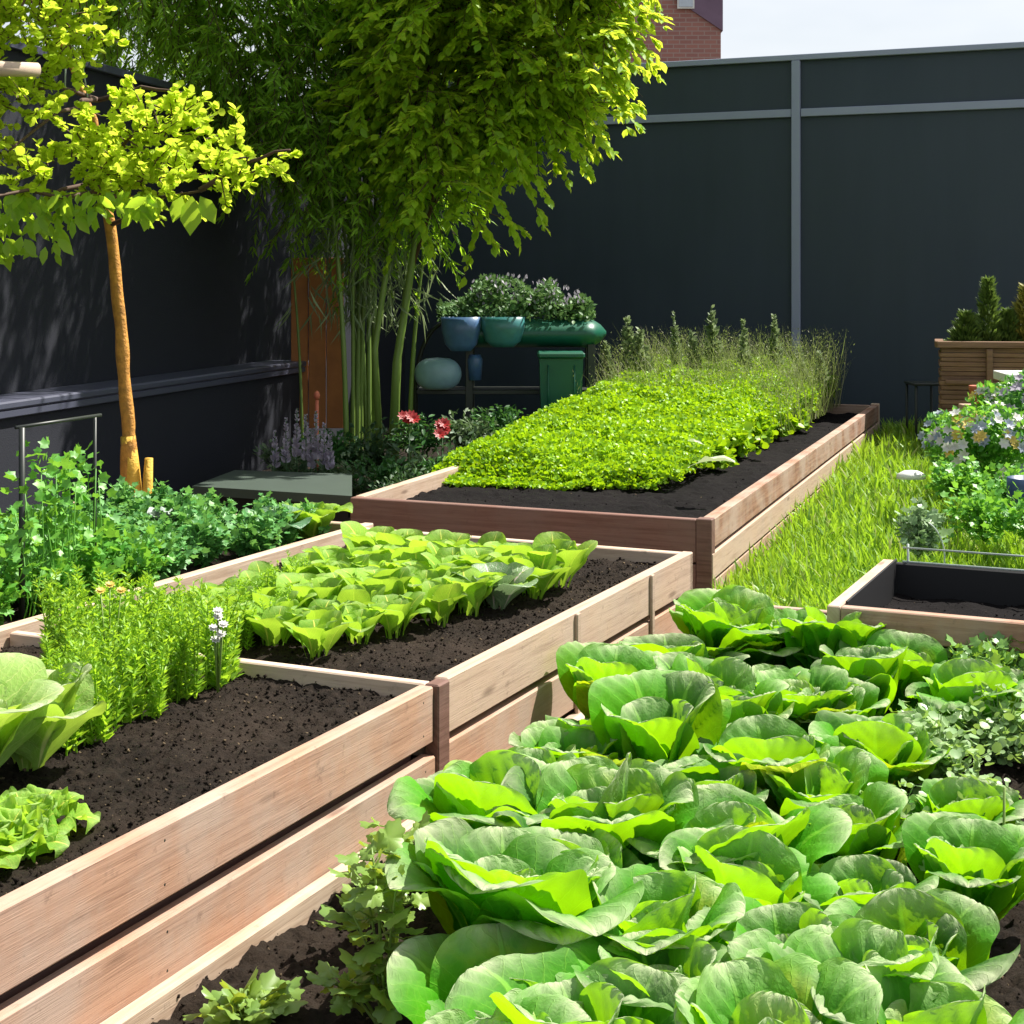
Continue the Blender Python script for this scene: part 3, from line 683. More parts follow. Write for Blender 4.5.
XL = {0: [(-1.9, 1.38, 1.5, .34, .17, 'G'), (-1.1, 1.3, 1.7, .33, .16, 'G'), (-2.7, 1.25, 1.6, .32, .15, 'G'), (-1.5, .8, 1.5, .28, .13, 'G')], 8: [(-.9, 1.0, 1.2, .33, .13, 'Y')], 9: [(-.2, 1.35, 1.5, .30, .12, 'G')], 10: [(-1.2, 1.5, .6, .27, .085, 'Y')],
      11: [(-.5, .9, 1.2, .30, .10, 'Y')], 14: [(-1.5, 1.15, 1.3, .35, .14, 'Y')], 16: [(-1.7, 1.2, 1.4, .33, .12, 'Y')], 13: [(-2.2, 1.1, 1.3, .30, .12, 'Y')], 18: [(-1.0, 1.1, 1.3, .30, .11, 'Y')], 2: [(-1.6, 1.3, 1.5, .32, .15, 'G')], 1: [(-1.7, 1.35, 1.5, .32, .15, 'G')], 15: [(-1.3, 1.2, 1.3, .3, .12, 'Y')], 21: [(-1.4, 1.1, 1.3, .3, .12, 'Y')]}
for hi, (px, py, sc, pi, rz, lb_) in enumerate(HL):
    if hi in XL:
        p = at(px, py, .12)
        for j, (az, t0_, bd, L_, W_, kk) in enumerate(XL[hi]):
            g = G(); big_leaf(g, az-rz, t0_, bd, L_*1.05, W_, .25 if kk == 'G' else .12, .006, .06, 900+hi*7+j, 27, 34, rnd=.25+.1*j, pet=.06, cp=2.0, nzs=.06, pk=.008, tip=2.9, mx=.5)
            XL[hi][j] = (g, kk)
    p = at(px+r_.randn()*6, py+r_.randn()*9, .12); s3 = sc*(.86+.05*r_.randn()); pi = pi if hi % 3 else 4+(hi//3) % 2; ho = place(heads[pi], (p[0], p[1], .105), rz, (s3, s3, s3*(1.27+.10*r_.randn())), lb_, 'lettuce', GRP, rx=.08*r_.randn(), ry=.08*r_.randn())
    HEADS_.append((ho, hi))
for ho, hi in HEADS_:
    for g, kk in XL.get(hi, []):
        o = g.build('leaf', YBACKLIT if kk == 'Y' else LET, ho, loc=(0, 0, 0))
        if kk == 'Y': o['label'] = 'broad leaf coloured yellow green as if backlit'

# small leaved herbs on the right of the foreground bed and parsley on the left
hp = [frilly(201, .15, .26, 52, 20, T_LOB, .034).build('herb_plant', leafmat('parsley_leaf', (.08, .26, .02), (.24, .46, .06), (.4, .65, .05), .4, .35, wax=.35), loc=(0, 0, -50)),
      frilly(202, .17, .24, 52, 20, T_RND, .024).build('herb_plant', leafmat('cress_leaf', (.10, .27, .04), (.38, .54, .2), (.4, .6, .1), .4, .35, wax=.5), loc=(0, 0, -50))]
for px, py, sc, pi, lb_ in [(935, 800, 1.0, 1, 'small leaved pale herb bush right of the lettuces, front one'), (1000, 765, 1.0, 1, 'small leaved herb bush at the right edge above the bare soil'),
                        (930, 765, .75, 0, 'frilly green herb bush right of the lettuces, behind the pale one'), (985, 712, 1.0, 0, 'frilly herb bush at the right edge in front of the black lined bed'),
                        (975, 850, .8, 1, 'pale herb bush left of the bare soil below the front pale herb'), (1022, 705, 1.0, 0, 'herb bush cut off by the right edge below the black lined bed'), (960, 910, .8, 0, 'frilly herb bush between the lettuces and the bare soil at right'), (890, 860, .8, 1, 'pale small leaved herb growing between the second row lettuces')]:
    p = at(px, py, .12); place(hp[pi], (p[0], p[1], .11), rs.rand()*6, sc, lb_, 'herb', 'small leaved herbs beside the lettuces')
# plant stake
p = at(1003, 905, .12); g = G(); g.tube([(0, 0, 0), (.003, 0, .28)], [.0035, .003], 6); tag(g.build('plant_stake', STEM, loc=(p[0], p[1], .1)), 'thin green stake upright in the soil right of the lettuces', 'plant stake')

def parsley(seed, spec, ls):
    """few long stems each ending in a rosette of broad lobed leaves"""
    g = G(); r = np.random.RandomState(seed)
    for (dx, dy, h, nl) in spec:
        tip = np.array([dx, dy, h]); v = np.linspace(0, 1, 7)[:, None]; mid = tip*np.array([.3, .3, .7]); pts = 2*v*(1-v)*mid+v*v*tip
        g.tube(pts, np.linspace(.004, .002, 7), 6, rnd=.7)
        for j in range(nl):
            a = j*2.4+r.rand(); q = .55+.45*r.rand(); P = 2*q*(1-q)*mid+q*q*tip
            D = np.array([math.cos(a), math.sin(a), .35*r.randn()+.25]); g.tube([P, P+D*ls*.5], .0015, 4)
            g.stamp(T_PAR, [P+D*ls*.45], [D], [norm(r.normal(size=3)*.35+[0, 0, 1])], ls*(.7+.6*r.rand()), r.rand())
            g.stamp(T_PAR, [P+D*ls*.4], [D+r.normal(size=3)*.8], [norm(r.normal(size=3)*.35+[0, 0, 1])], ls*.7*(.7+.6*r.rand()), r.rand())
    return g
PARS = leafmat('parsley_sprig', (.14, .27, .03), (.28, .42, .06), (.5, .62, .05), .38, .4, wax=.15)
for px, py, spec, ls, lb_ in [
    (245, 1030, [(.03, .02, .06, 9), (-.04, .01, .05, 8), (0, -.03, .05, 8), (.02, .05, .04, 6)], .055, 'small bright parsley seedling on the bare soil at the bottom left'),
    (385, 1035, [(-.06, .02, .22, 8), (-.03, .06, .33, 9), (-.08, -.02, .12, 9), (.02, .02, .28, 7), (-.10, .04, .09, 7), (.0, -.05, .14, 8), (-.05, .1, .26, 8)], .052, 'sprawling long stemmed parsley left of the dark veined lettuce'),
    (395, 960, [(-.05, .02, .20, 8), (-.02, .05, .27, 9), (.02, -.02, .16, 7), (-.07, .05, .12, 7), (.03, .05, .22, 8)], .045, 'leggy parsley reaching up in front of the cedar planks')]:
    p = at(px, py, .12); tag(parsley(int(px), spec, ls).build('parsley_plant', PARS, loc=(p[0], p[1], .11)), lb_, 'herb')
p = at(597, 668, .16); g = parsley(77, [(0, 0, .10, 7), (.015, 0, .14, 7), (-.01, .01, .07, 6)], .035); g.tube([(0, 0, -.05), (0, 0, .05)], [.012, .009], 8)
tag(g.build('seedling', PARS, loc=(p[0], p[1], .20)), 'small seedling sprouting beside the middle cedar planks', 'seedling')

# ================================================================= BED A: feathery herbs, lettuces at the left edge
fp = [feathery(300+i, .27, 6, .032).build('feathery_herb', FEATH, loc=(0, 0, -50)) for i in range(4)]
i = 0
for s_ in np.arange(-.74, .02, .085):
    for t_ in np.arange(.60, 1.16, .09):
        q_ = A(s_, t_); pxx = 512+F*q_[0]/q_[1]
        if pxx < 52: continue
        i += 1; px_ = A(s_+rs.randn()*.015, t_+rs.randn()*.015, .385)
        place(fp[i % 4], px_, rs.rand()*6, (.84+.22*rs.rand()), 'upright feathery light green herb standing in the dense block at left', 'herb', 'feathery herbs in the dense block')
for s_ in np.arange(.08, 1.0, .10):
    for t_ in np.arange(.80+.22*(s_ > .5), 1.28, .10):
        i += 1; place(fp[i % 4], A(s_+rs.randn()*.015, t_+rs.randn()*.015, .385), rs.rand()*6, min(.55+.12*rs.rand(), .34*(1.50-t_)/.26), 'short feathery herb beside the pale timber board behind the young lettuces', 'herb', 'short feathery herbs by the pale board')
def flowering(name, p, blooms, label, petal, R=.03, n=9):
    r_ = thing(name, label, 'flower', p)
    g = G()
    for (dx, dy, h) in blooms: g.tube([(0, 0, 0), (dx*.6, dy*.6, h*.6), (dx, dy, h)], .002, 4)
    g.build('stem', STEM, r_, loc=(0, 0, 0))
    for (dx, dy, h) in blooms:
        g = G(); c = np.array([dx, dy, h]); flower(g, c, (.2, -.5, .8), R, n); flower(g, c+[0, 0, .003], (.2, -.3, .9), R*.7, n, .9); g.build('bloom', petal, r_, loc=(0, 0, 0))
    return r_
flowering('flower', A(-.30, .83, .39), [(0, 0, .30), (-.03, .02, .28), (.03, 0, .285)], 'pale yellow flower on top of the feathery herb block', PETY, .015)
flowering('flower', A(-.20, .555, .39), [(0, 0, .22), (.014, .0, .20), (-.012, 0, .19), (.008, 0, .175), (-.006, 0, .16), (.0, 0, .235)], 'white flower spike at the right corner of the feathery herbs', PETW, .016)
flowering('flower', A(-.60, .64, .39), [(0, 0, .13), (.008, 0, .11)], 'tiny white flower low at the front of the feathery herbs', PETW, .011)
lp = head(401, .30, 12, .005, .40, 92, 72, 20, 80, .5, nu=23, nv=30, cp=1.9, nzs=.05, tip=2.3, hin=1.2, edn=.5)
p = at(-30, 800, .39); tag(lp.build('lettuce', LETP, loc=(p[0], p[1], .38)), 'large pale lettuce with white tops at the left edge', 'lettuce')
lp = head(402, .115, 16, .014, .48, 88, 42, 20, 85, .3, nu=25, nv=30, cp=1.6, nzs=.08, pk=.003, tip=2.3); p = at(28, 838, .39)
tag(lp.build('lettuce', LETY, loc=(p[0], p[1], .385)), 'small frilly yellow green lettuce on the soil at the left edge', 'lettuce')
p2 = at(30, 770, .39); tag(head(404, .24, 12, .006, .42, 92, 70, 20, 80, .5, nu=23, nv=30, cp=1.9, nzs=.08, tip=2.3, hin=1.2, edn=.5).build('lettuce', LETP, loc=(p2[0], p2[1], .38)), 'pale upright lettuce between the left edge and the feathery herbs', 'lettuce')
p = at(-5, 860, .39); lp = head(403, .12, 16, .014, .48, 88, 42, 20, 85, .3, nu=25, nv=30, cp=1.6, nzs=.08, pk=.003, tip=2.3)
tag(lp.build('lettuce', LETY, loc=(p[0], p[1], .385)), 'frilly lettuce at the left edge lowest in the bed', 'lettuce')

# ================================================================= BED B: young lettuces
yl = [head(500+i, .150, 13, .004, .36, 94, 74, 20, 68, .6, nu=15, nv=20, pk=.002, cp=1.9, nzs=.05, tip=2.2, jit=9, pet=.2, br=.025, edn=.3, hin=1.2).build('young_lettuce', LETY, loc=(0, 0, -50)) for i in range(4)]
i = 0
for s_ in np.arange(.30, 1.66, .17):
    tmin = .56-.30*(s_-.30)/1.35
    for j, t_ in enumerate(np.arange(tmin, tmin+.82, .155)):
        if t_ > 1.40 or (t_ > 1.15 and s_ < 1.4): continue
        i += 1
        pos = ['the front', 'the second', 'the third', 'the fourth', 'the fifth', 'the rear'][min(j, 5)]
        q = int(round((s_-.30)/.17)); along = ['at the near end', 'second from the near end', 'third from the near end', 'fourth from the near end', 'in the middle', 'fourth from the far end', 'third from the far end', 'second from the far end', 'at the far end'][min(q, 8)]
        place(yl[i % 4], A(s_+rs.randn()*.015, t_+rs.randn()*.015, .39), rs.rand()*6, min((.9+.3*rs.rand())*(.85+.22*(s_-.3)), 9 if s_ > 1.35 else max(.3, .30*(1.50-t_)/.14)), 'young lettuce, %s row from the front planks, %s' % (pos.replace('the ', ''), along), 'lettuce', 'young lettuces in the middle bed')
g = head(520, .16, 11, .003, .46, 90, 60, 20, 75, .4, nu=13, nv=17, cp=2., nzs=.05, tip=2.3, edn=.3); tag(g.build('young_lettuce', leafmat('silver_leaf', (.15, .28, .1), (.34, .46, .26), (.3, .45, .2), .35, .3, True), loc=tuple(A(1.10, .36, .39))), 'silvery white veined lettuce among the young lettuces', 'lettuce')

# ================================================================= BED C: herbs at the far left
hc = [frilly(601+i, .15, .24, 36, 15, T_LOB, .034).build('herb_plant', HERB, loc=(0, 0, -50)) for i in range(3)]
kb = [frilly(611+i, .13, .24, 34, 14, T_LOB, .036).build('herb_plant', HERBB, loc=(0, 0, -50)) for i in range(2)]
i = 0
for s_ in np.arange(-.35, 2.05, .235):
    for j, t_ in enumerate(np.arange(1.66, 2.75, .24)):
        P_ = A(s_+rs.randn()*.02, t_+rs.randn()*.02, .385); pxx = 512+F*P_[0]/P_[1]
        if pxx < -40: continue
        i += 1; blue = s_ > .95
        along = ['first', 'second', 'third', 'fourth', 'fifth', 'sixth', 'seventh', 'eighth', 'ninth', 'tenth', 'eleventh'][min(10, int(round((s_+.35)/.235)))]
        rowt = ['next to the pale board', 'one row behind the pale board', 'two rows behind the pale board', 'three rows behind the pale board', 'near the low wall'][j]
        place((kb[i % 2] if blue else hc[i % 3]), P_, rs.rand()*6, (.80 if blue else 1.0)*(.9+.25*rs.rand())*(1+.10*j*(s_ < .8)), ('blue green leafy kale bush %s, %s from the camera' if blue else 'bushy green herb %s, %s from the camera') % (rowt, along), 'herb', 'blue green kale bushes' if blue else 'green herbs in the far left bed')
g = head(620, .19, 15, .008, .45, 90, 58, 20, 85, .4, nu=15, nv=18, cp=2., nzs=.06, tip=2.3); tag(g.build('lettuce', LETY, loc=tuple(A(2.0, 1.66, .39))), 'yellow green frilly lettuce at the far corner of the herb bed', 'lettuce')
g = head(621, .19, 12, .005, .48, 90, 55, 20, 85, .4, nu=15, nv=18, cp=2., nzs=.06, tip=2.3); tag(g.build('lettuce', leafmat('cabbage_leaf', (.06, .19, .08), (.18, .34, .17), (.15, .35, .1), .4, .3, True), loc=tuple(A(1.78, 1.72, .39))), 'blue green cabbage left of the yellow lettuce in the herb bed', 'cabbage')
# dark plant support with a climber
ps = thing('plant_support', 'dark metal frame with a thin green top rail among the herbs at left', 'plant support', tuple(dep(22, 560, 4.6)))
p = dep(22, 560, 4.9); q = dep(95, 560, 5.3)
for a in (p, q):
    g = G(); g.tube([(a[0], a[1], .38), (a[0], a[1], 1.03)], .010 if a is p else .006, 7); g.build('post', DKMET, ps)
g = G(); g.tube([(p[0]-.02, p[1], 1.03), (q[0]+.02, q[1], 1.035)], .006, 7); g.build('rail', DKMET, ps)
g = G(); r = np.random.RandomState(5)
for k in range(24):
    a = p+(q-p)*r.rand()+np.array([0, r.randn()*.06, 0]); a[2] = .58+.34*r.rand()
    n = 12; g.tube([(a[0], a[1], .4), (a[0]+.02, a[1], a[2]*.7), (a[0]+r.randn()*.03, a[1], a[2])], .002, 4)
    g.stamp(T_LOB, a+r.normal(size=(n, 3))*.035, rdir(n, .2), rnorm(n), .028+.02*r.rand(n))
tag(g.build('climbing_plant', HERB), 'tall leafy climber growing through the dark metal frame', 'plant')
# pale cauliflower like leaves at the back
g = head(630, .14, 9, .01, .5, 80, 45, 10, 60, .4, nu=11, nv=13); pp = dep(176, 520, 6.6); tag(g.build('cabbage', leafmat('grey_white_leaf', (.3, .38, .3), (.5, .55, .5), (.3, .4, .3), .5, .2, True), loc=(pp[0], pp[1], .42)), 'pale whitish cabbage behind the blue green kale', 'cabbage')

# ================================================================= FAR BED: carpet of seedlings, seed grass
def inmass(a, b):
    e = fbm(np.stack([a*3, b*3, a*0], 1), 4, 3)*.25
    return (a > 1.42-.20*(b-.5)+e*1.2) & (a < 6.75) & (b > .50+e-.10*np.clip(a-3, 0, 3)*.6) & (b < 1.98+e*.4)
n = 125000; a = 1.1+rs.rand(n)**1.0*5.7; b = rs.rand(n)*2.0+.1; k = inmass(a, b); a, b = a[k], b[k]; n = len(a)
edge = np.clip(np.minimum((a-1.35)/.30, (b-.42)/.25), 0, 1); edge = np.minimum(edge, np.clip((2.02-b)/.2, 0, 1))
top = .34+.14*edge**.6+.072*np.clip(a-1.5, 0, 4.5)+fbm(np.stack([a*5, b*5, a*0], 1), 2, 5)*.17
z = .33+(top-.33)*(1-.55*rs.rand(n)**2.2)
P = np.stack([O2[0]+a*D2[0]+b*N2[0], O2[1]+a*D2[1]+b*N2[1], z], 1)
g = G(); g.stamp(T_RND, P, rdir(n, .25), rnorm(n), (.015+.018*rs.rand(n)), np.clip(.66+fbm(np.stack([a*4, b*4, a*0], 1), 6, 3)*1.6+.28*rs.normal(size=n), 0, 1))
tag(g.build('seedling_carpet', MICRO), 'dense carpet of bright green seedlings filling the long bed', 'seedlings', kind='stuff')
g = G(); n = 3400; a = 3.9+rs.rand(n)**.7*2.85; b = .30+rs.rand(n)*1.65; P = np.stack([O2[0]+a*D2[0]+b*N2[0], O2[1]+a*D2[1]+b*N2[1], np.full(n, .4)], 1)
hh = (.38+.36*rs.rand(n)**1.6)*(.62+.38*np.clip((a-4)/1.2, 0, 1)); Dg = rs.normal(size=(n, 3))*.20+np.array([-.03, 0, 1.]); Dg = norm(Dg)
g.stamp(T_BL, P, Dg, rdir(n), hh, None, .13)
for q in (.62, .7, .78, .86, .94): g.stamp(T_NAR, P+Dg*hh[:, None]*q+rs.normal(size=(n, 3))*.006, Dg+rs.normal(size=(n, 3))*.7, rdir(n), .028, None, 1.)
tag(g.build('seed_grass', DRYG), 'hazy olive seed grass at the back of the long bed', 'grass', kind='stuff')
def spike(seed, h, w, nl=70):
    w *= 1.9; nl = 170
    g = G(); r = np.random.RandomState(seed); v = np.linspace(0, 1, 6); g.tube(np.stack([.01*np.sin(v*4), 0*v, h*v], 1), np.linspace(.004, .002, 6), 5)
    q = .45+.55*r.rand(nl); az = r.rand(nl)*6.28; P = np.stack([.01*np.sin(q*4), 0*q, h*q], 1)
    D = norm(np.stack([np.cos(az), np.sin(az), .7+.3*r.rand(nl)], 1)); g.stamp(T_OV, P, D, rdir(nl, .6), w*(1.25-q)*(.6+.8*r.rand(nl)))
    return g
sk = [('pale', 628, 318, .07), ('thin', 675, 312, .045), ('flat topped', 712, 308, .075), ('slender', 744, 320, .05), ('leafy', 775, 316, .06), ('short', 693, 332, .06), ('bushy', 640, 330, .08), ('crooked', 820, 352, .05), ('low', 606, 342, .06), ('small', 800, 348, .05)]
for i, (adj, px, py, w) in enumerate(sk):
    tp = dep(px, py, 12.6+.12*(i % 3)); gnd = .42
    g = spike(700+i, tp[2]-gnd, w, 90); tag(g.build('seed_stalk', STALK, loc=(tp[0], tp[1], gnd)), '%s grey green seed stalk rising above the seed grass, %s' % (adj, 'left of the wall upright' if px < 790 else 'right of the wall upright'), 'plant', 'seed stalks in the long bed')
# long white green leaves lying on the seedlings
LSTR = leafmat('white_striped_leaf', (.45, .55, .35), (.65, .72, .5), (.5, .6, .3), .4, .3)
for px, py, ang, L, lb_ in [(690, 468, -2.35, .30, 'long pale leaf lying on the seedlings near the right corner'), (648, 434, -.6, .12, 'short white leaf on the middle of the seedlings'), (705, 447, 1.0, .12, 'bent white leaf on the seedlings'), (740, 420, -1.6, .14, 'white leaf standing in the seedlings near the far side'), (765, 412, .4, .10, 'small white leaf at the far side of the seedlings')]:
    zz = .50; p = at(px, py, zz); g = G(); big_leaf(g, 0, .35, .5, L, L*.16, .4, .003, 0, int(px), 9, 12, rnd=.8)
    o = g.build('pale_leaf', LSTR, loc=(p[0], p[1], zz+.01)); o.rotation_euler = (0, 0, ang+PI*.5); tag(o, lb_, 'leaf')
# bright clover like plants along the right side of the carpet
cv = frilly(730, .14, .17, 26, 10, T_RND, .045).build('leafy_plant', MICRO, loc=(0, 0, -50))
for i, (a_, b_) in enumerate([(2.4, .52), (3.1, .5), (3.8, .5), (4.4, .46), (5.0, .42)]):
    place(cv, B(a_, b_, .33), i*1.3, 1+.1*(i % 2), '%s leafy plant along the right edge of the seedling carpet counting from the camera' % ['first', 'second', 'third', 'fourth', 'fifth'][i], 'plant', 'leafy plants along the seedlings')

# ================================================================= TREES
# bamboo in the corner
bb = thing('bamboo', 'tall bamboo with green canes and dark dense leaves in the wall corner', 'bamboo', (-1.15, 11.5, 0))
g = G(); r = np.random.RandomState(21)
for k in range(17):
    bx = -1.12+r.randn()*.16; by = 11.5+r.randn()*.2; tx = bx+(bx+1.10)*.9+r.randn()*.18; ty = by+r.randn()*.2; h = 2.6+1.2*r.rand()
    v = np.linspace(0, 1, 15); pts = np.stack([bx+(tx-bx)*v**2.2, by+(ty-by)*v**2, h*v], 1)
    rad = np.linspace(.019, .007, 15)*(.6+.7*r.rand()); rad[::2] *= 1.12
    g.tube(pts, rad, 7)
g.build('cane', CANE, bb)
g = G(); wood = G()
crown(g, [(-2.2, 11.3, 3.55, .95, .8, .95), (-1.5, 11.6, 3.1, .8, .7, .9), (-.9, 11.8, 3.6, .9, .7, 1.0), (-2.75, 11.0, 3.9, .7, .7, .8), (-1.2, 11.5, 2.25, .55, .5, .42), (-.85, 11.3, 2.1, .42, .4, .36), (-1.45, 11.2, 2.6, .5, .4, .4), (-.9, 11.2, 4.6, 1.3, 1.0, .5), (-1.5, 10.2, 4.5, .8, .8, .4), (-.6, 12.6, 4.4, 1.1, .9, .6), (-.2, 14., 4.2, 1.0, .8, .6)], 4200, 32, T_NAR, .085, droop=.45, seed=31, tl=.42, wood=wood, cull=-.14, outw=.6, nflat=.7)  # highest clumps are out of view, added to shade the side wall
g.build('crown', BAMB, bb); wood.build('twigs', TWIG, bb)
g = G(); n = 420; r = np.random.RandomState(8)     # fine grassy skirt low on the canes
P = np.stack([-1.1+r.randn(n)*.22, 11.45+r.randn(n)*.2, 1.25+r.rand(n)*.8], 1); g.stamp(T_NAR, P, np.stack([r.randn(n)*.5, r.randn(n)*.3, -.9+.3*r.rand(n)], 1), rdir(n), .16+.15*r.rand(n), None, .35); g.build('drooping_leaves', STALK, bb)
# maple
mt = thing('maple_tree', 'bright green leafy tree with drooping sprays in front of the dark wall', 'tree', (-.55, 11.0, 0))
g = G(); tr0 = [(-.88, 11.2, 0), (-.84, 11.2, .9), (-.7, 11.2, 1.8), (-.3, 11.1, 2.8), (-.15, 11.1, 3.8)]
g.tube(tr0, [.035, .03, .026, .022, .015], 9)
g.tube([(-.95, 11.2, 0), (-1.0, 11.2, 1.0), (-.85, 11.2, 2.0), (-.5, 11.1, 3.2)], [.03, .024, .02, .015], 9)
g.build('trunk', CANE, mt)
g = G(); wood = G()
mb = [(-.25, 10.9, 3.35, .85, .7, .70), (.35, 10.9, 3.25, .55, .55, .50), (-.55, 10.9, 2.75, .60, .55, .50), (.0, 10.8, 2.75, .50, .5, .40), (.40, 10.9, 3.75, .46, .5, .45), (-.45, 10.8, 2.15, .38, .4, .32), (.15, 10.8, 4.0, .8, .7, .5)]
for k, b_ in enumerate(mb):
    bg_ = G(); branch(bg_, (-.72, 11.2, 1.6+.2*k), (b_[0], b_[1], b_[2]), .014, .006, .1, 6, k); bg_.build('branch', TWIG, mt)
crown(g, mb, 2300, 28, T_OV, .070, droop=.40, seed=41, tl=.34, wood=wood, cull=-.04, nf=2.6, nflat=.35)
r = np.random.RandomState(3)
tips = [((.30, 10.6, 2.95), (.88, 10.5, 2.62)), ((.25, 10.6, 2.85), (.66, 10.5, 2.38)), ((-.05, 10.6, 2.45), (.22, 10.5, 1.86)), ((-.1, 10.6, 2.55), (.24, 10.5, 2.05)), ((-.45, 10.6, 2.1), (-.12, 10.5, 1.72)), ((-.3, 10.6, 2.3), (.05, 10.5, 1.75)), ((.2, 10.6, 2.7), (.55, 10.5, 2.2)), ((.45, 10.6, 3.3), (.82, 10.5, 2.95)), ((-.75, 10.6, 2.1), (-.55, 10.5, 1.68)), ((.4, 10.6, 3.1), (.83, 10.5, 2.78))]
for a_, b_ in tips:
    a_ = np.array(a_); b_ = np.array(b_); pts = branch(wood, a_, b_, .005, .0015, .06, 7, 1, 4)
    n = 70; q = r.rand(n)[:, None]; X = a_+(b_-a_)*q+np.array([0, 0, 1.])*.06*4*q*(1-q); d = norm(b_-a_)
    side = norm(np.cross(d, [0, 0, 1.]))*np.sign(r.rand(n)-.5)[:, None]
    g.stamp(T_OV, X, d+side*.8+r.normal(size=(n, 3))*.3+[0, 0, -.3], norm(r.normal(size=(n, 3))*.4+[0, 0, 1]), .06+.04*r.rand(n), .4+.6*r.rand(n))
g.build('crown', ACER, mt); wood.build('twigs', TWIG, mt)

# small yellow green tree at the left
yt = thing('young_tree', 'slim orange barked tree with yellow green leaves at the left', 'tree', tuple(dep(131, 520, 7.5)*[1, 1, 0]))
b0 = dep(133, 560, 7.5); b0[2] = 0
t1 = dep(121, 330, 7.5); t2 = dep(110, 225, 7.5); t3 = dep(98, 100, 7.4); t4 = dep(80, -80, 7.3)
kp = np.array([dep(131, 478, 7.5), dep(128, 420, 7.5), t1, t2, dep(96, 120, 7.5), dep(60, 40, 7.5), dep(50, -80, 7.5)]); kr = [.040, .034, .031, .029, .016, .009, .006]
qq = np.linspace(0, 6, 70); tp_ = np.stack([np.interp(qq, range(7), kp[:, c]) for c in range(3)], 1); tr_ = np.interp(qq, range(7), kr)*(1+fbm(np.stack([qq*4, qq*0, qq*0], 1), 5, 3)*.45)
tp_[:, 0] += fbm(np.stack([qq*1.1, qq*0, qq*0], 1), 9, 3)*.05
g = G(); g.tube(tp_, tr_, 12); g.build('trunk', BARK, yt)
g = G(); g.tube([b0, dep(133, 500, 7.5), dep(131, 470, 7.5), dep(128, 436, 7.5)], [.05, .047, .043, .036], 10); g.tube([b0, dep(147, 500, 7.5), dep(149, 458, 7.5)], [.03, .028, .02], 8); g.build('trunk_base', BARKY, yt)
g = G(); wood = G()
segs = [(t2, dep(205, 190, 6.6)), (dep(150, 198, 7.0), dep(-40, 200, 6.2)), (t3, dep(190, 95, 6.9)), (t3, dep(20, 90, 6.8)), (dep(200, 190, 6.6), dep(290, 150, 6.4)), (t4, dep(20, 10, 6.6)), (t4, dep(130, -10, 7.0)), (dep(105, 180, 7.4), dep(-30, 235, 6.8)), (t3, dep(10, 150, 6.5)), (dep(105, 180, 7.4), dep(150, 120, 6.9))]
for k, (a_, b_) in enumerate(segs): bg_ = G(); branch(bg_, a_, b_, .013, .005, .03, 7, k); bg_.build('branch', TWIG, yt)
def pxblob(px, py, Y, rx, ry, rz=None): c = dep(px, py, Y); return (c[0], c[1], c[2], rx/F*Y, .35, ry/F*Y)
yb = [pxblob(40, 130, 6.8, 55, 48), pxblob(110, 130, 6.9, 62, 42), pxblob(165, 140, 6.9, 42, 45), pxblob(60, 178, 6.8, 80, 22), pxblob(150, 178, 6.8, 45, 18), pxblob(215, 172, 6.6, 35, 14), pxblob(252, 155, 6.5, 30, 18), pxblob(150, 105, 6.9, 25, 16), pxblob(40, 30, 6.8, 62, 30), pxblob(95, 25, 7.0, 32, 22), pxblob(-20, 100, 6.8, 40, 90), pxblob(15, 60, 6.9, 40, 20), pxblob(20, -60, 6.9, 110, 60), pxblob(-120, 20, 6.9, 100, 120), pxblob(90, -110, 7.3, 150, 60)]
crown(g, yb, 2300, 16, T_RND, .034, droop=-.05, seed=51, tl=.13, wood=wood, cull=-.01, nf=6, nflat=.9, wid=1.15)
g.build('crown', YTREE, yt); wood.build('twigs', TWIG, yt)
g = G(); n = 420; r = np.random.RandomState(12)     # hanging darker leaves under the horizontal branch
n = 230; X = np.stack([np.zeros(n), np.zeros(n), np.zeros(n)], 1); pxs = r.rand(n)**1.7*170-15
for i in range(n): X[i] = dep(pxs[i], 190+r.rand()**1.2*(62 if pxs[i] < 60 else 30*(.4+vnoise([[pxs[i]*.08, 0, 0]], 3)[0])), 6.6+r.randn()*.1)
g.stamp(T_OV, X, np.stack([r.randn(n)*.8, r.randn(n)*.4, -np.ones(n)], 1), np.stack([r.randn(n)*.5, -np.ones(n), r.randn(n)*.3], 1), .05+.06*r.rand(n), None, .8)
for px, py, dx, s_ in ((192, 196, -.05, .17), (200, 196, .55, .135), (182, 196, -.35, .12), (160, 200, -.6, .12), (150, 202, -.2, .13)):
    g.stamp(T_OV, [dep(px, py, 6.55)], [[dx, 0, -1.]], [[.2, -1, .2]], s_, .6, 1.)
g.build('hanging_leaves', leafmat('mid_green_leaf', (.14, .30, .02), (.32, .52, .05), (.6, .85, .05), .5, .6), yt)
# light pole seen behind the leaves
g = G(); g.tube([dep(-30, 68, 6.3), dep(38, 70, 6.5)], [.035, .03], 9); tag(g.build('timber_rail', WOODP), 'pale timber rail end at the left edge among the leaves', 'rail')
# two thin wires
for i, (x0, x1) in enumerate(((66, 65), (79, 88))):
    g = G(); g.tube([dep(x0, 40, 7.3), dep(x1, 100, 7.3)], .004, 5); tag(g.build('hanging_wire', WIRE), ['straight grey wire hanging in the yellow green tree', 'slanting grey wire hanging in the yellow green tree'][i], 'wire')

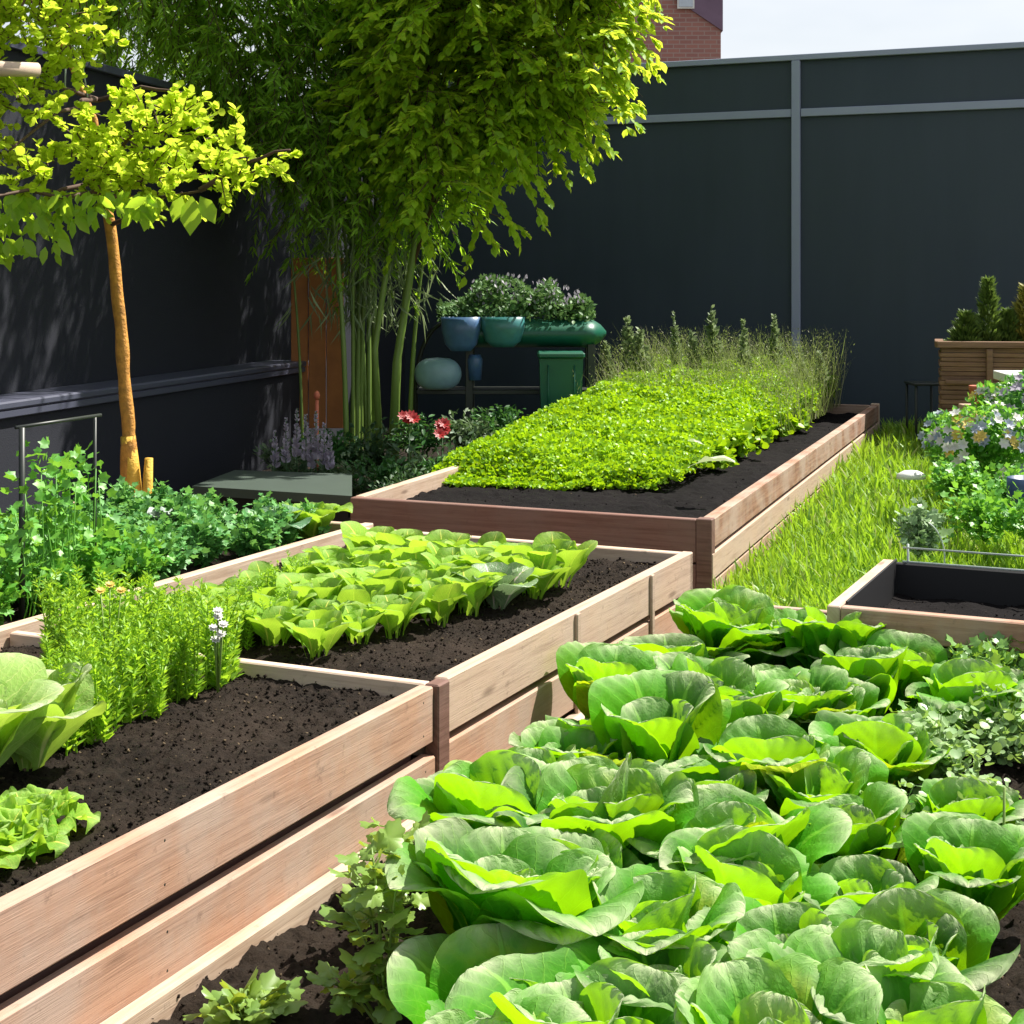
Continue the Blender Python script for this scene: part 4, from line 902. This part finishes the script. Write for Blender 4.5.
# ================================================================= CORNER: timber board, flower bed, potting bench
g = G(); a = dep(291, 262, 12.45); b = dep(345, 262, 12.5)
for k in range(3):
    x0 = a[0]+(b[0]-a[0])*k/3; g.box((x0, 12.45, .3), ((b[0]-a[0])/3-.01, 0.01, 0), (0, .03, 0), (0, 0, 1.38-.0*k), rnd=k*.3)
tag(g.build('timber_board', ORANGEW, smooth=False), 'orange brown timber boards standing behind the bamboo canes', 'timber board')
lid = thing('storage_box', 'low dark green lidded box beside the low wall', 'storage box', tuple(at(270, 500, 0)))
def quad_slab(g, pts, z0, z1):
    n = len(pts); V = [(*p[:2], z0) for p in pts]+[(*p[:2], z1) for p in pts]
    if n == 4: g.add(V, quads=[(3, 2, 1, 0), (4, 5, 6, 7)]+[(i, (i+1) % 4, (i+1) % 4+4, i+4) for i in range(4)]); g._fix = True
zt = .34; g = G(); quad_slab(g, [at(192, 486, zt), at(352, 496, zt), at(352, 474, zt), at(235, 470, zt)], zt-.05, zt); g.build('lid', DKBOX, lid, False)
g = G(); quad_slab(g, [at(200, 484, zt), at(348, 493, zt), at(348, 475, zt), at(238, 472, zt)], 0, zt-.052); g.build('box_body', BLACK, lid, False)

FB = .10
g = G(); S_, T_ = np.meshgrid(np.linspace(-1.95, .45, 70), np.linspace(8.3, 13.8, 90)); P = np.stack([S_.ravel(), T_.ravel(), np.full(S_.size, .05)], 1); P[:, 2] += fbm(P*4, 3, 4)*.06
P = P.reshape(90, 70, 3); 
rel = P[..., :2]-O2
keepm = (-(rel@PR) > WID2+.02); P[..., 2][~keepm] = -.05; g.grid(P.reshape(-1, 3), 70, 90); tag(g.build('flower_bed_soil', SOIL), kind='structure')
shm = [frilly(801+i, .22, .30, 34, 18, T_OV, .045, wid=.8) for i in range(3)]
shp = [shm[0].build('shrub', SHRUB, loc=(0, 0, -50)), shm[1].build('shrub', leafmat('grey_shrub_leaf', (.04, .09, .035), (.17, .24, .11), (.15, .25, .08), .55, .25), loc=(0, 0, -50)), shm[2].build('shrub', leafmat('green_shrub_leaf', (.015, .08, .015), (.06, .2, .04), (.1, .25, .04), .5, .3), loc=(0, 0, -50))]
sl = [(300, 470, 9.6, 1.0, 0, 'low grey green shrub beside the storage box'), (345, 470, 9.7, 1.05, 1, 'grey leaved shrub at the foot of the bamboo'), (385, 468, 9.6, 1.1, 2, 'dark green shrub left of the red flowers'), (425, 462, 9.8, 1.0, 1, 'grey green shrub under the red flowers'), (465, 452, 10.3, 1.0, 0, 'shrub between the red flowers and the long bed'),
      (370, 440, 10.6, 1.2, 0, 'dark shrub right beside the canes'), (420, 425, 11.0, 1.1, 2, 'dark green bush behind the red flowers'), (470, 425, 11.2, 1.2, 1, 'grey bush below the blue bowls'), (500, 415, 11.4, 1.1, 2, 'rounded dark bush in front of the green bin'), (330, 440, 10.5, 1.1, 2, 'leafy green bush left of the bamboo canes'), (405, 478, 8.9, .8, 0, 'small shrub at the near left corner of the long bed'), (440, 466, 9.3, .8, 2, 'small green shrub against the long bed side'), (285, 452, 10.3, .9, 1, 'grey shrub behind the pale flower spikes')]
for i, (px, py, Y, sc, k, lb_) in enumerate(sl):
    p = dep(px, py, Y); place(shp[k], (p[0], p[1], max(.05, p[2]-.22*sc)), rs.rand()*6, sc, lb_, 'shrub', 'shrubs in the shaded flower bed')
# red flowers
for i, (px, py, lb_) in enumerate([(408, 421, 'red flower cluster nearer the bamboo in the flower bed'), (441, 430, 'red flower cluster nearer the long bed in the flower bed')]):
    p = dep(px, py, 9.4); r_ = thing('red_flower', lb_, 'flower', (p[0], p[1], .1)); h = p[2]-.1
    g = G(); g.tube([(0, 0, 0), (.01, 0, h)], .004, 5); g.stamp(T_OV, np.array([[0, 0, h*k] for k in np.linspace(.2, .9, 14)]), rdir(14), rnorm(14), .06); g.build('stem', SHRUB, r_, loc=(0, 0, 0))
    for k in range(5):
        g = G(); c = np.array([rs.randn()*.028, rs.randn()*.025, h+rs.randn()*.02]); flower(g, c, (.2, -.7, .6), .045, 9, .3); flower(g, c, (.1, -.8, .8), .03, 7, .7); flower(g, c, (.3, -.8, .3), .022, 6, .1); g.build('bloom', PETR, r_, loc=(0, 0, 0))
# pale lavender spikes
for i, (px, py) in enumerate([(286, 425), (297, 415), (306, 421), (316, 418), (324, 430), (275, 438), (311, 436), (330, 440)]):
    p = dep(px, py, 9.45); r_ = thing('flower_spike', 'pale lavender flower spike beside the low wall, %s from the left' % ['third', 'fourth', 'fifth', 'sixth', 'seventh', 'first', 'second', 'last'][i], 'flower', (p[0], p[1], .1), 'pale lavender flower spikes'); h = p[2]-.1+.04
    g = G(); g.tube([(0, 0, 0), (.0, 0, h)], .004, 5); g.build('stem', SHRUB, r_, loc=(0, 0, 0))
    g = G(); n = 90; q = rs.rand(n); az = rs.rand(n)*6.28; g.stamp(T_OV, np.stack([0*q, 0*q, h*(.50+.5*q)], 1), np.stack([np.cos(az), np.sin(az), 1.0+0*q], 1), rdir(n, .5), .045*(1.15-q*.8)); g.build('bloom', PETL, r_, loc=(0, 0, 0))
g = G(); p = dep(317, 400, 9.8); g.tube([(0, 0, 0), (0, 0, p[2]-.1)], .012, 7); g.lathe((0, 0, p[2]-.1), [(.001, 0), (.018, .01), (.02, .03), (.014, .05), (.001, .06)], 10)
tag(g.build('terracotta_cane', TERRA, loc=(p[0], p[1], .1)), 'cane with a terracotta cap in the flower bed', 'cane')
# potting bench
YB = 12.3
bench = thing('planter_bench', 'green rounded planter trough on dark legs in the back corner', 'planter', tuple(dep(515, 400, YB)*[1, 1, 0]))
a = dep(448, 333, YB); b = dep(606, 333, YB)
g = G(); xs = np.linspace(a[0], b[0], 30); Ln = b[0]-a[0]; V = []; sides = 16
for x in xs:
    u = (x-a[0])/Ln; k = max(.02, min(1, u/.12, 1))**.5*max(.02, min(1, (1-u)/.10))**.5; th = np.linspace(0, 2*PI, sides, endpoint=False)
    V.append(np.stack([np.full(sides, x), YB+.28*k*np.cos(th), a[2]+.115*k*np.sin(th)*(1-.1*np.cos(th))], 1))
q = [(i*sides+j, i*sides+(j+1) % sides, (i+1)*sides+(j+1) % sides, (i+1)*sides+j) for i in range(29) for j in range(sides)]
g.add(np.concatenate(V), quads=q); g.build('trough', GREENP, bench)
for px in (470, 590):
    for dy in (-.18, .18):
        p = dep(px, 350, YB); g = G(); g.box((p[0]-.03, YB+dy-.03, 0), (.06, 0, 0), (0, .06, 0), (0, 0, a[2]-.08)); g.build('leg', DKMET, bench, False)
p = dep(418, 372, YB); q_ = dep(590, 372, YB); g = G(); g.box((p[0], YB-.2, .60), (q_[0]-p[0], 0, 0), (0, .4, 0), (0, 0, .035)); g.build('shelf', DKMET, bench, False)
g = G(); arch = [(p[0]-.02, YB, 0)]+[(p[0]-.02+.25*(1-math.cos(x)), YB, .6+.56*math.sin(x)) for x in np.linspace(0, PI/2, 8)]; g.tube(arch, .018, 7); g.build('arched_leg', DKMET, bench)
def bowl(name, px, py, w, h, mat, label, Y=YB-.3):
    c = dep(px, py, Y); W_ = w/F*Y/2; H_ = h/F*Y; g = G()
    g.lathe((0, 0, 0), [(.001, 0), (W_*.5, 0), (W_*.8, H_*.2), (W_*.97, H_*.6), (W_, H_), (W_*.95, H_), (W_*.9, H_*.6), (W_*.5, H_*.2), (.001, H_*.15)], 28, squash=(1, .6))
    o = g.build(name, mat, loc=(c[0], c[1], c[2]-H_)); return tag(o, label, 'bowl')
bowl('glazed_bowl', 461, 317, 40, 34, BLUEG, 'blue glazed bowl hanging at the left front of the green trough')
bowl('glazed_bowl', 503, 317, 44, 30, TEALG, 'teal glazed bowl hanging beside the blue one on the trough')
c = dep(438, 388, YB-.25); g = G(); prof = [(.001, 0)]+[(.185*math.cos(x)**.7, .11+.13*math.sin(x)) for x in np.linspace(-1.2, 1.2, 12)]+[(.001, .24)]
g.lathe((0, 0, 0), prof, 28, squash=(1, .7)); tag(g.build('round_pot', GREYG, loc=(c[0], c[1], c[2])), 'rounded pale grey blue pot under the blue bowl', 'pot')
g = G(); c = dep(475, 380, YB-.2); g.lathe((0, 0, 0), [(.001, 0), (.05, 0), (.06, .16), (.045, .2), (.001, .2)], 16); tag(g.build('small_pot', BLUEG, loc=(c[0], c[1], c[2])), 'small blue pot standing right of the rounded grey pot', 'pot')
bn = thing('garden_bin', 'dark green plastic bin beside the planter trough', 'bin', tuple(dep(560, 400, YB-.35)*[1, 1, 0]))
p = dep(539, 350, YB-.35); q_ = dep(582, 350, YB-.35); g = G()
w0 = q_[0]-p[0]; cx = p[0]+w0/2
V = [(cx-w0*.42, YB-.5, .02), (cx+w0*.42, YB-.5, .02), (cx+w0*.42, YB-.15, .02), (cx-w0*.42, YB-.15, .02), (cx-w0*.5, YB-.56, .90), (cx+w0*.5, YB-.56, .90), (cx+w0*.5, YB-.12, .90), (cx-w0*.5, YB-.12, .90)]
g.add(V, quads=[(3, 2, 1, 0), (4, 5, 6, 7), (0, 1, 5, 4), (1, 2, 6, 5), (2, 3, 7, 6), (3, 0, 4, 7)]); g._fix = True; g.build('bin_body', GREENP, bn, False)
g = G(); g.box((cx-w0*.54, YB-.59, .903), (w0*1.08, 0, 0), (0, .5, 0), (0, 0, .045), bev=.012); g.build('lid', GREENP, bn, False)
g = G(); g.tube([(cx-w0*.3, YB-.57, .4), (cx-w0*.3, YB-.565, .85)], .006, 5); g.tube([(cx+w0*.3, YB-.57, .4), (cx+w0*.3, YB-.565, .85)], .006, 5); g.build('rib', GREENP, bn)
# shrub on the trough
ts = thing('flowering_shrub', 'grey green shrub with tiny pale flowers growing on the green trough', 'shrub', tuple(dep(520, 320, YB)))
g = G(); n = 7000; r = np.random.RandomState(5); px = 440+r.rand(n)*152; hgt_ = (24*(1-((px-515)/95)**2)+8)*(.55+1.1*vnoise(np.stack([px*.06, px*0, px*0], 1), 3))
py = 322-r.rand(n)**.8*hgt_; Yd = YB+r.randn(n)*.13; P = np.stack([(px-512)/F*Yd, Yd, H-(py-HZ)*Yd/F], 1)
k = fbm(P*7, 3, 3) > -.06; P = P[k]; g.stamp(T_OV, P, rdir(len(P), .5), rnorm(len(P)), .028+.03*r.rand(len(P))); g.build('foliage', leafmat('olive_leaf', (.04, .12, .03), (.16, .30, .09), (.2, .35, .1), .55, .25), ts)
g = G(); n = 150; px = 470+r.rand(n)*115; py = 318-r.rand(n)*30*(1-((px-515)/95)**2)-12; Yd = YB-.12+r.randn(n)*.06; P = np.stack([(px-512)/F*Yd, Yd, H-(py-HZ)*Yd/F], 1); g.stamp(T_OV, P, rdir(n, 1.5), rdir(n), .04); tag(g.build('bloom', PETL, ts), kind='stuff')

# ================================================================= RIGHT SIDE
YW = 12.0
wk = thing('wooden_planter', 'brown woven timber planter box against the back wall at right', 'planter', tuple(dep(985, 400, YW)*[1, 1, 0]))
WICK = woodmat('woven_timber', (.10, .05, .028), (.24, .135, .075), (.2, .13, .09), .4)
p = dep(940, 345, YW); wdx = 1.25; zt = p[2]
g = G()
for k in range(26):
    z0 = .02+k*(zt-.04)/26; hgt_ = (zt-.04)/26-.003
    g.box((p[0]+.01*(k % 2), YW-.002*(k % 2), z0), (wdx, -.25, 0), (0, .03, 0), (0, 0, hgt_), rnd=rs.rand())
    g.box((p[0]+.012*(k % 2), YW+.03, z0), (.03, 0, 0), (.12, .45, 0), (0, 0, hgt_), rnd=rs.rand())
g.build('side', WICK, wk, False)
g = G(); g.box((p[0]+.03, YW+.033, .02), (wdx-.05, -.25, 0), (.12, .42, 0), (0, 0, zt-.10)); g.build('soil', SOILD, wk, False)
g = G(); g.box((p[0]-.03, YW-.035, zt-.02), (wdx+.05, -.255, 0), (0, .07, 0), (0, 0, .05), rnd=.6); g.box((p[0]-.03, YW+.038, zt-.02), (.07, 0, 0), (.12, .45, 0), (0, 0, .05), rnd=.3); g.build('rim', WICK, wk, False)
g = G(); g.box((p[0]+.33, YW-.115, zt-.45), (.045, -.009, 0), (0, .03, 0), (0, 0, .42)); g.box((p[0]+.03, YW-.05, zt-.30), (.3, -.06, 0), (0, .02, 0), (0, 0, .03)); g.build('batten', WICK, wk, False)
def conifer(seed, h, w, n=1600):
    g = G(); r = np.random.RandomState(seed); g.tube([(0, 0, 0), (0, 0, h*.95)], [.012, .003], 6)
    q = r.rand(n)**1.3; az = r.rand(n)*6.28; rad = w*(1-q)**.8*(.4+.6*r.rand(n))*(1+.35*np.sin(q*22+az*2)); P = np.stack([rad*np.cos(az), rad*np.sin(az), h*q], 1)
    g.stamp(T_NAR, P, np.stack([np.cos(az), np.sin(az), .9+0*q], 1), rdir(n, .4), .05+.03*r.rand(n), None, 1.4); return g
for i, (px, hpx, w, lb_, m_) in enumerate([(988, 62, .10, 'tallest pointed conifer in the wooden planter', CONIF), (966, 28, .12, 'small round bush at the left of the wooden planter', CONIF), (1008, 30, .10, 'low bush between the conifers in the wooden planter', CONIF), (1026, 55, .12, 'yellow tinged conifer at the right edge in the planter', leafmat('gold_conifer', (.10, .14, .02), (.34, .3, .05), (.3, .3, .05), .5, .3))]):
    c = dep(px, 342, YW+.15); tag(conifer(900+i, hpx/F*YW+.06, w).build('conifer', m_, loc=(c[0], c[1], c[2]-.06)), lb_, 'conifer', 'small conifers in the planter')
# dark metal chair like frame
cf = thing('metal_stand', 'dark thin metal stand between the wall and the wooden planter', 'stand', tuple(dep(925, 430, 12.9)*[1, 1, 0]))
p = dep(913, 385, 12.9); q_ = dep(938, 385, 12.9)
for xx in (p[0], q_[0]):
    for yy in (12.8, 13.1): g = G(); g.tube([(xx, yy, 0), (xx, yy, p[2])], .012, 6); g.build('leg', DKMET, cf)
g = G(); g.box((p[0]-.02, 12.78, p[2]), (q_[0]-p[0]+.04, 0, 0), (0, .34, 0), (0, 0, .02)); g.build('top', DKMET, cf, False)
# white table edge, terracotta pot
tb = thing('garden_table', 'pale grey table top at the right edge above the flowers', 'table', tuple(dep(1030, 450, 10.6)*[1, 1, 0]))
p = dep(1004, 378, 10.6); g = G(); g.box((p[0], 10.5, p[2]-.03), (.9, -.1, 0), (.05, .5, 0), (0, 0, .06)); g.build('table_top', WHITE, tb, False)
for dx in (.08, .8):
    for dy in (.1, .4): g = G(); g.box((p[0]+dx, 10.4+dy, 0), (.05, 0, 0), (0, .05, 0), (0, 0, p[2]-.035)); g.build('leg', WOODG, tb, False)
c = dep(978, 402, 11.2); g = G(); g.lathe((0, 0, 0), [(.001, 0), (.04, 0), (.06, .11), (.065, .11), (.065, .14), (.05, .14), (.05, .1), (.001, .1)], 20); p3 = g
c0_ = c[2]-.02
tag(g.build('terracotta_pot', TERRA, loc=(c[0], c[1], c0_)), 'small terracotta pot behind the mixed flowers', 'pot')
g = G(); g.box((c[0]-.1, c[1]-.1, 0), (.3, 0, 0), (0, .25, 0), (0, 0, c0_-.003)); tag(g.build('timber_block', WOODG, smooth=False), 'grey timber block carrying the terracotta pot', 'block')
# mixed flower bush
def mixbush(name, cpx, cpy, Y, rx, rz, pets, label, seed, nl=2600, nf=46, mat=HERB, ls=.045):
    c = dep(cpx, cpy, Y); r_ = thing(name, label, 'flower bush', (c[0], c[1], 0)); r = np.random.RandomState(seed)
    g = G(); d = norm(r.normal(size=(nl, 3))); k = r.rand(nl)**.4; P = d*k[:, None]*[rx, rx*.7, rz]+[0, 0, c[2]]; P = P[(P[:, 2] > .03)]; kk = fbm(P*6, seed, 3) > -.09; P = P[kk]
    g.stamp(T_OV, P, rdir(len(P), .5), rnorm(len(P)), ls*(.6+.8*r.rand(len(P))))
    for q in range(14): a_ = r.rand()*6.28; g.tube([(0, 0, 0), (rx*.6*math.cos(a_), rx*.4*math.sin(a_), c[2]+rz*.4*r.randn())], .004, 4)
    g.build('foliage', mat, r_, loc=(0, 0, 0))
    for j, (pm, fr) in enumerate(pets):
        for q in range(int(nf*fr)):
            d = norm(r.normal(size=3)); d[1] = -abs(d[1]); d[2] = abs(d[2])*.8 if r.rand() < .7 else d[2]
            c_ = d*[rx, rx*.7, rz]*(.9+.15*r.rand())+[0, 0, c[2]]
            g = G(); flower(g, c_, d+[0, -.3, .3], .03+.014*r.rand(), 7, .3+.6*r.rand()); flower(g, c_, d+[0, -.3, .3], .018, 5, .9); g.build('bloom', pm, r_, loc=(0, 0, 0))
    return r_
mixbush('flower_bush', 985, 445, 8.9, .33, .24, [(PETW, .5), (PETY, .25), (PETB, .25)], 'bush of white, yellow and blue grey flowers at the right', 3, nf=90)
mixbush('flower_bush', 1040, 420, 9.4, .30, .34, [(PETL, .6), (PETW, .4)], 'pale lilac flower bush at the right edge under the table', 4, nf=60, mat=HERBB)
mixbush('flower_bush', 945, 440, 9.8, .16, .18, [(PETB, 1.)], 'small blue grey flower bush left of the mixed flowers', 6, nl=1200, nf=16, mat=HERBB)
mixbush('flower_bush', 1000, 405, 10.1, .22, .15, [(PETY, .5), (PETW, .5)], 'yellow and white flowers in front of the planter', 7, nl=1200, nf=22)
for i, (px, py, Y, R_, Hh, sd, lb_, m_, T_) in enumerate([(918, 530, 6.9, .12, .26, 41, 'silvery variegated leafy ball on the grass behind the black lined bed', leafmat('silver_green_leaf', (.12, .26, .08), (.40, .52, .32), (.3, .45, .2), .4, .3), T_LOB),
        (985, 515, 7.4, .24, .26, 42, 'low green leafy plant behind the wire frame', HERB, T_LOB), (1040, 520, 7.2, .22, .26, 43, 'low green leafy plant at the right edge behind the wire frame', HERB, T_LOB), (960, 480, 8.2, .20, .2, 44, 'green leafy plant below the mixed flowers', HERB, T_LOB), (1010, 490, 8.0, .24, .22, 45, 'green leafy plant right of the one below the flowers', HERB, T_LOB)]):
    c = dep(px, py, Y); tag(frilly(sd, R_, Hh, 44, 16, T_, .035).build('leafy_plant', m_, loc=(c[0], c[1], max(.01, c[2]-Hh*.5))), lb_, 'plant')
# wire hoop around the silvery ball
c = dep(940, 552, 6.75); g = G(); th = np.linspace(-.6, 1.1, 14); g.tube(np.stack([c[0]-.10+.12*np.cos(th), np.full(14, 6.75), .28+.17*np.sin(th)], 1), .004, 5, cap=True); g.tube([(c[0]-.02, 6.75, .0), (c[0]-.001, 6.75, .19)], .004, 5)
tag(g.build('wire_hoop', WIRE), 'curved pale wire hoop beside the silvery leafy ball', 'wire hoop')
c = dep(911, 476, 9.0); g = G(); g.lathe((0, 0, 0), [(.001, 0), (.08, .005), (.075, .03), (.04, .05), (.001, .055)], 14, squash=(1.1, .8)); tag(g.build('white_stone', WHITE, loc=(c[0], c[1], c[2]-.02)), 'white stone lying in the tall grass', 'stone')
g = G(); g.lathe((0, 0, 0), [(.001, 0), (.11, 0), (.11, .2), (.10, .2), (.09, .03), (.001, .03)], 20); c = dep(1030, 500, 7.6); tag(g.build('blue_bucket', NAVY, loc=(c[0], c[1], max(.01, c[2]-.09))), 'dark blue bucket at the right edge in the grass', 'bucket')

# ================================================================= CAMERA, LIGHT, WORLD
cam = bpy.data.cameras.new('camera'); co = bpy.data.objects.new('camera', cam); COL.objects.link(co); SC.camera = co
co.location = (0, 0, H); co.rotation_euler = (PI/2, 0, 0); cam.sensor_width = 36; cam.lens = F/1024*36; cam.shift_y = -(512-HZ)/1024; cam.clip_end = 2000; cam.clip_start = .05
EL = math.radians(56); AZ = math.radians(61)          # azimuth from +Y towards +X
sv = Vector((math.sin(AZ)*math.cos(EL), math.cos(AZ)*math.cos(EL), math.sin(EL)))
sun = bpy.data.lights.new('sun', 'SUN'); so = bpy.data.objects.new('sun', sun); COL.objects.link(so); sun.energy = 5.0; sun.angle = math.radians(.55); sun.color = (1, .95, .87)
so.rotation_euler = sv.to_track_quat('Z', 'Y').to_euler(); so.location = (3, 3, 8)
w = bpy.data.worlds.new('World'); SC.world = w; w.use_nodes = True; nt = w.node_tree; nt.nodes.clear(); k = N(nt)
sky = k.n('ShaderNodeTexSky'); sky.sky_type = 'NISHITA'; sky.sun_disc = False; sky.sun_elevation = EL; sky.sun_rotation = AZ; sky.dust_density = 2.5
tc = k.n('ShaderNodeTexCoord'); cl = k.ramp(k.noise(k.n('ShaderNodeVectorMath', _operation='MULTIPLY', i0=tc.outputs['Generated'], i1=(1., 1., 3.)).outputs[0], 1.6, 5), [(.25, (0, 0, 0)), (.65, (1, 1, 1))])
c = k.mix(k.math('MULTIPLY', cl, .75), sky.outputs[0], (8.2, 8.4, 8.6))
bg = k.n('ShaderNodeBackground', Color=c, Strength=.062); o = k.n('ShaderNodeOutputWorld'); nt.links.new(bg.outputs[0], o.inputs[0])
SC.view_settings.view_transform = 'Standard'; SC.view_settings.look = 'None'; SC.view_settings.exposure = 1.08; SC.view_settings.gamma = 1
SC.render.engine = 'CYCLES'; SC.cycles.max_bounces = 6; SC.cycles.transmission_bounces = 4
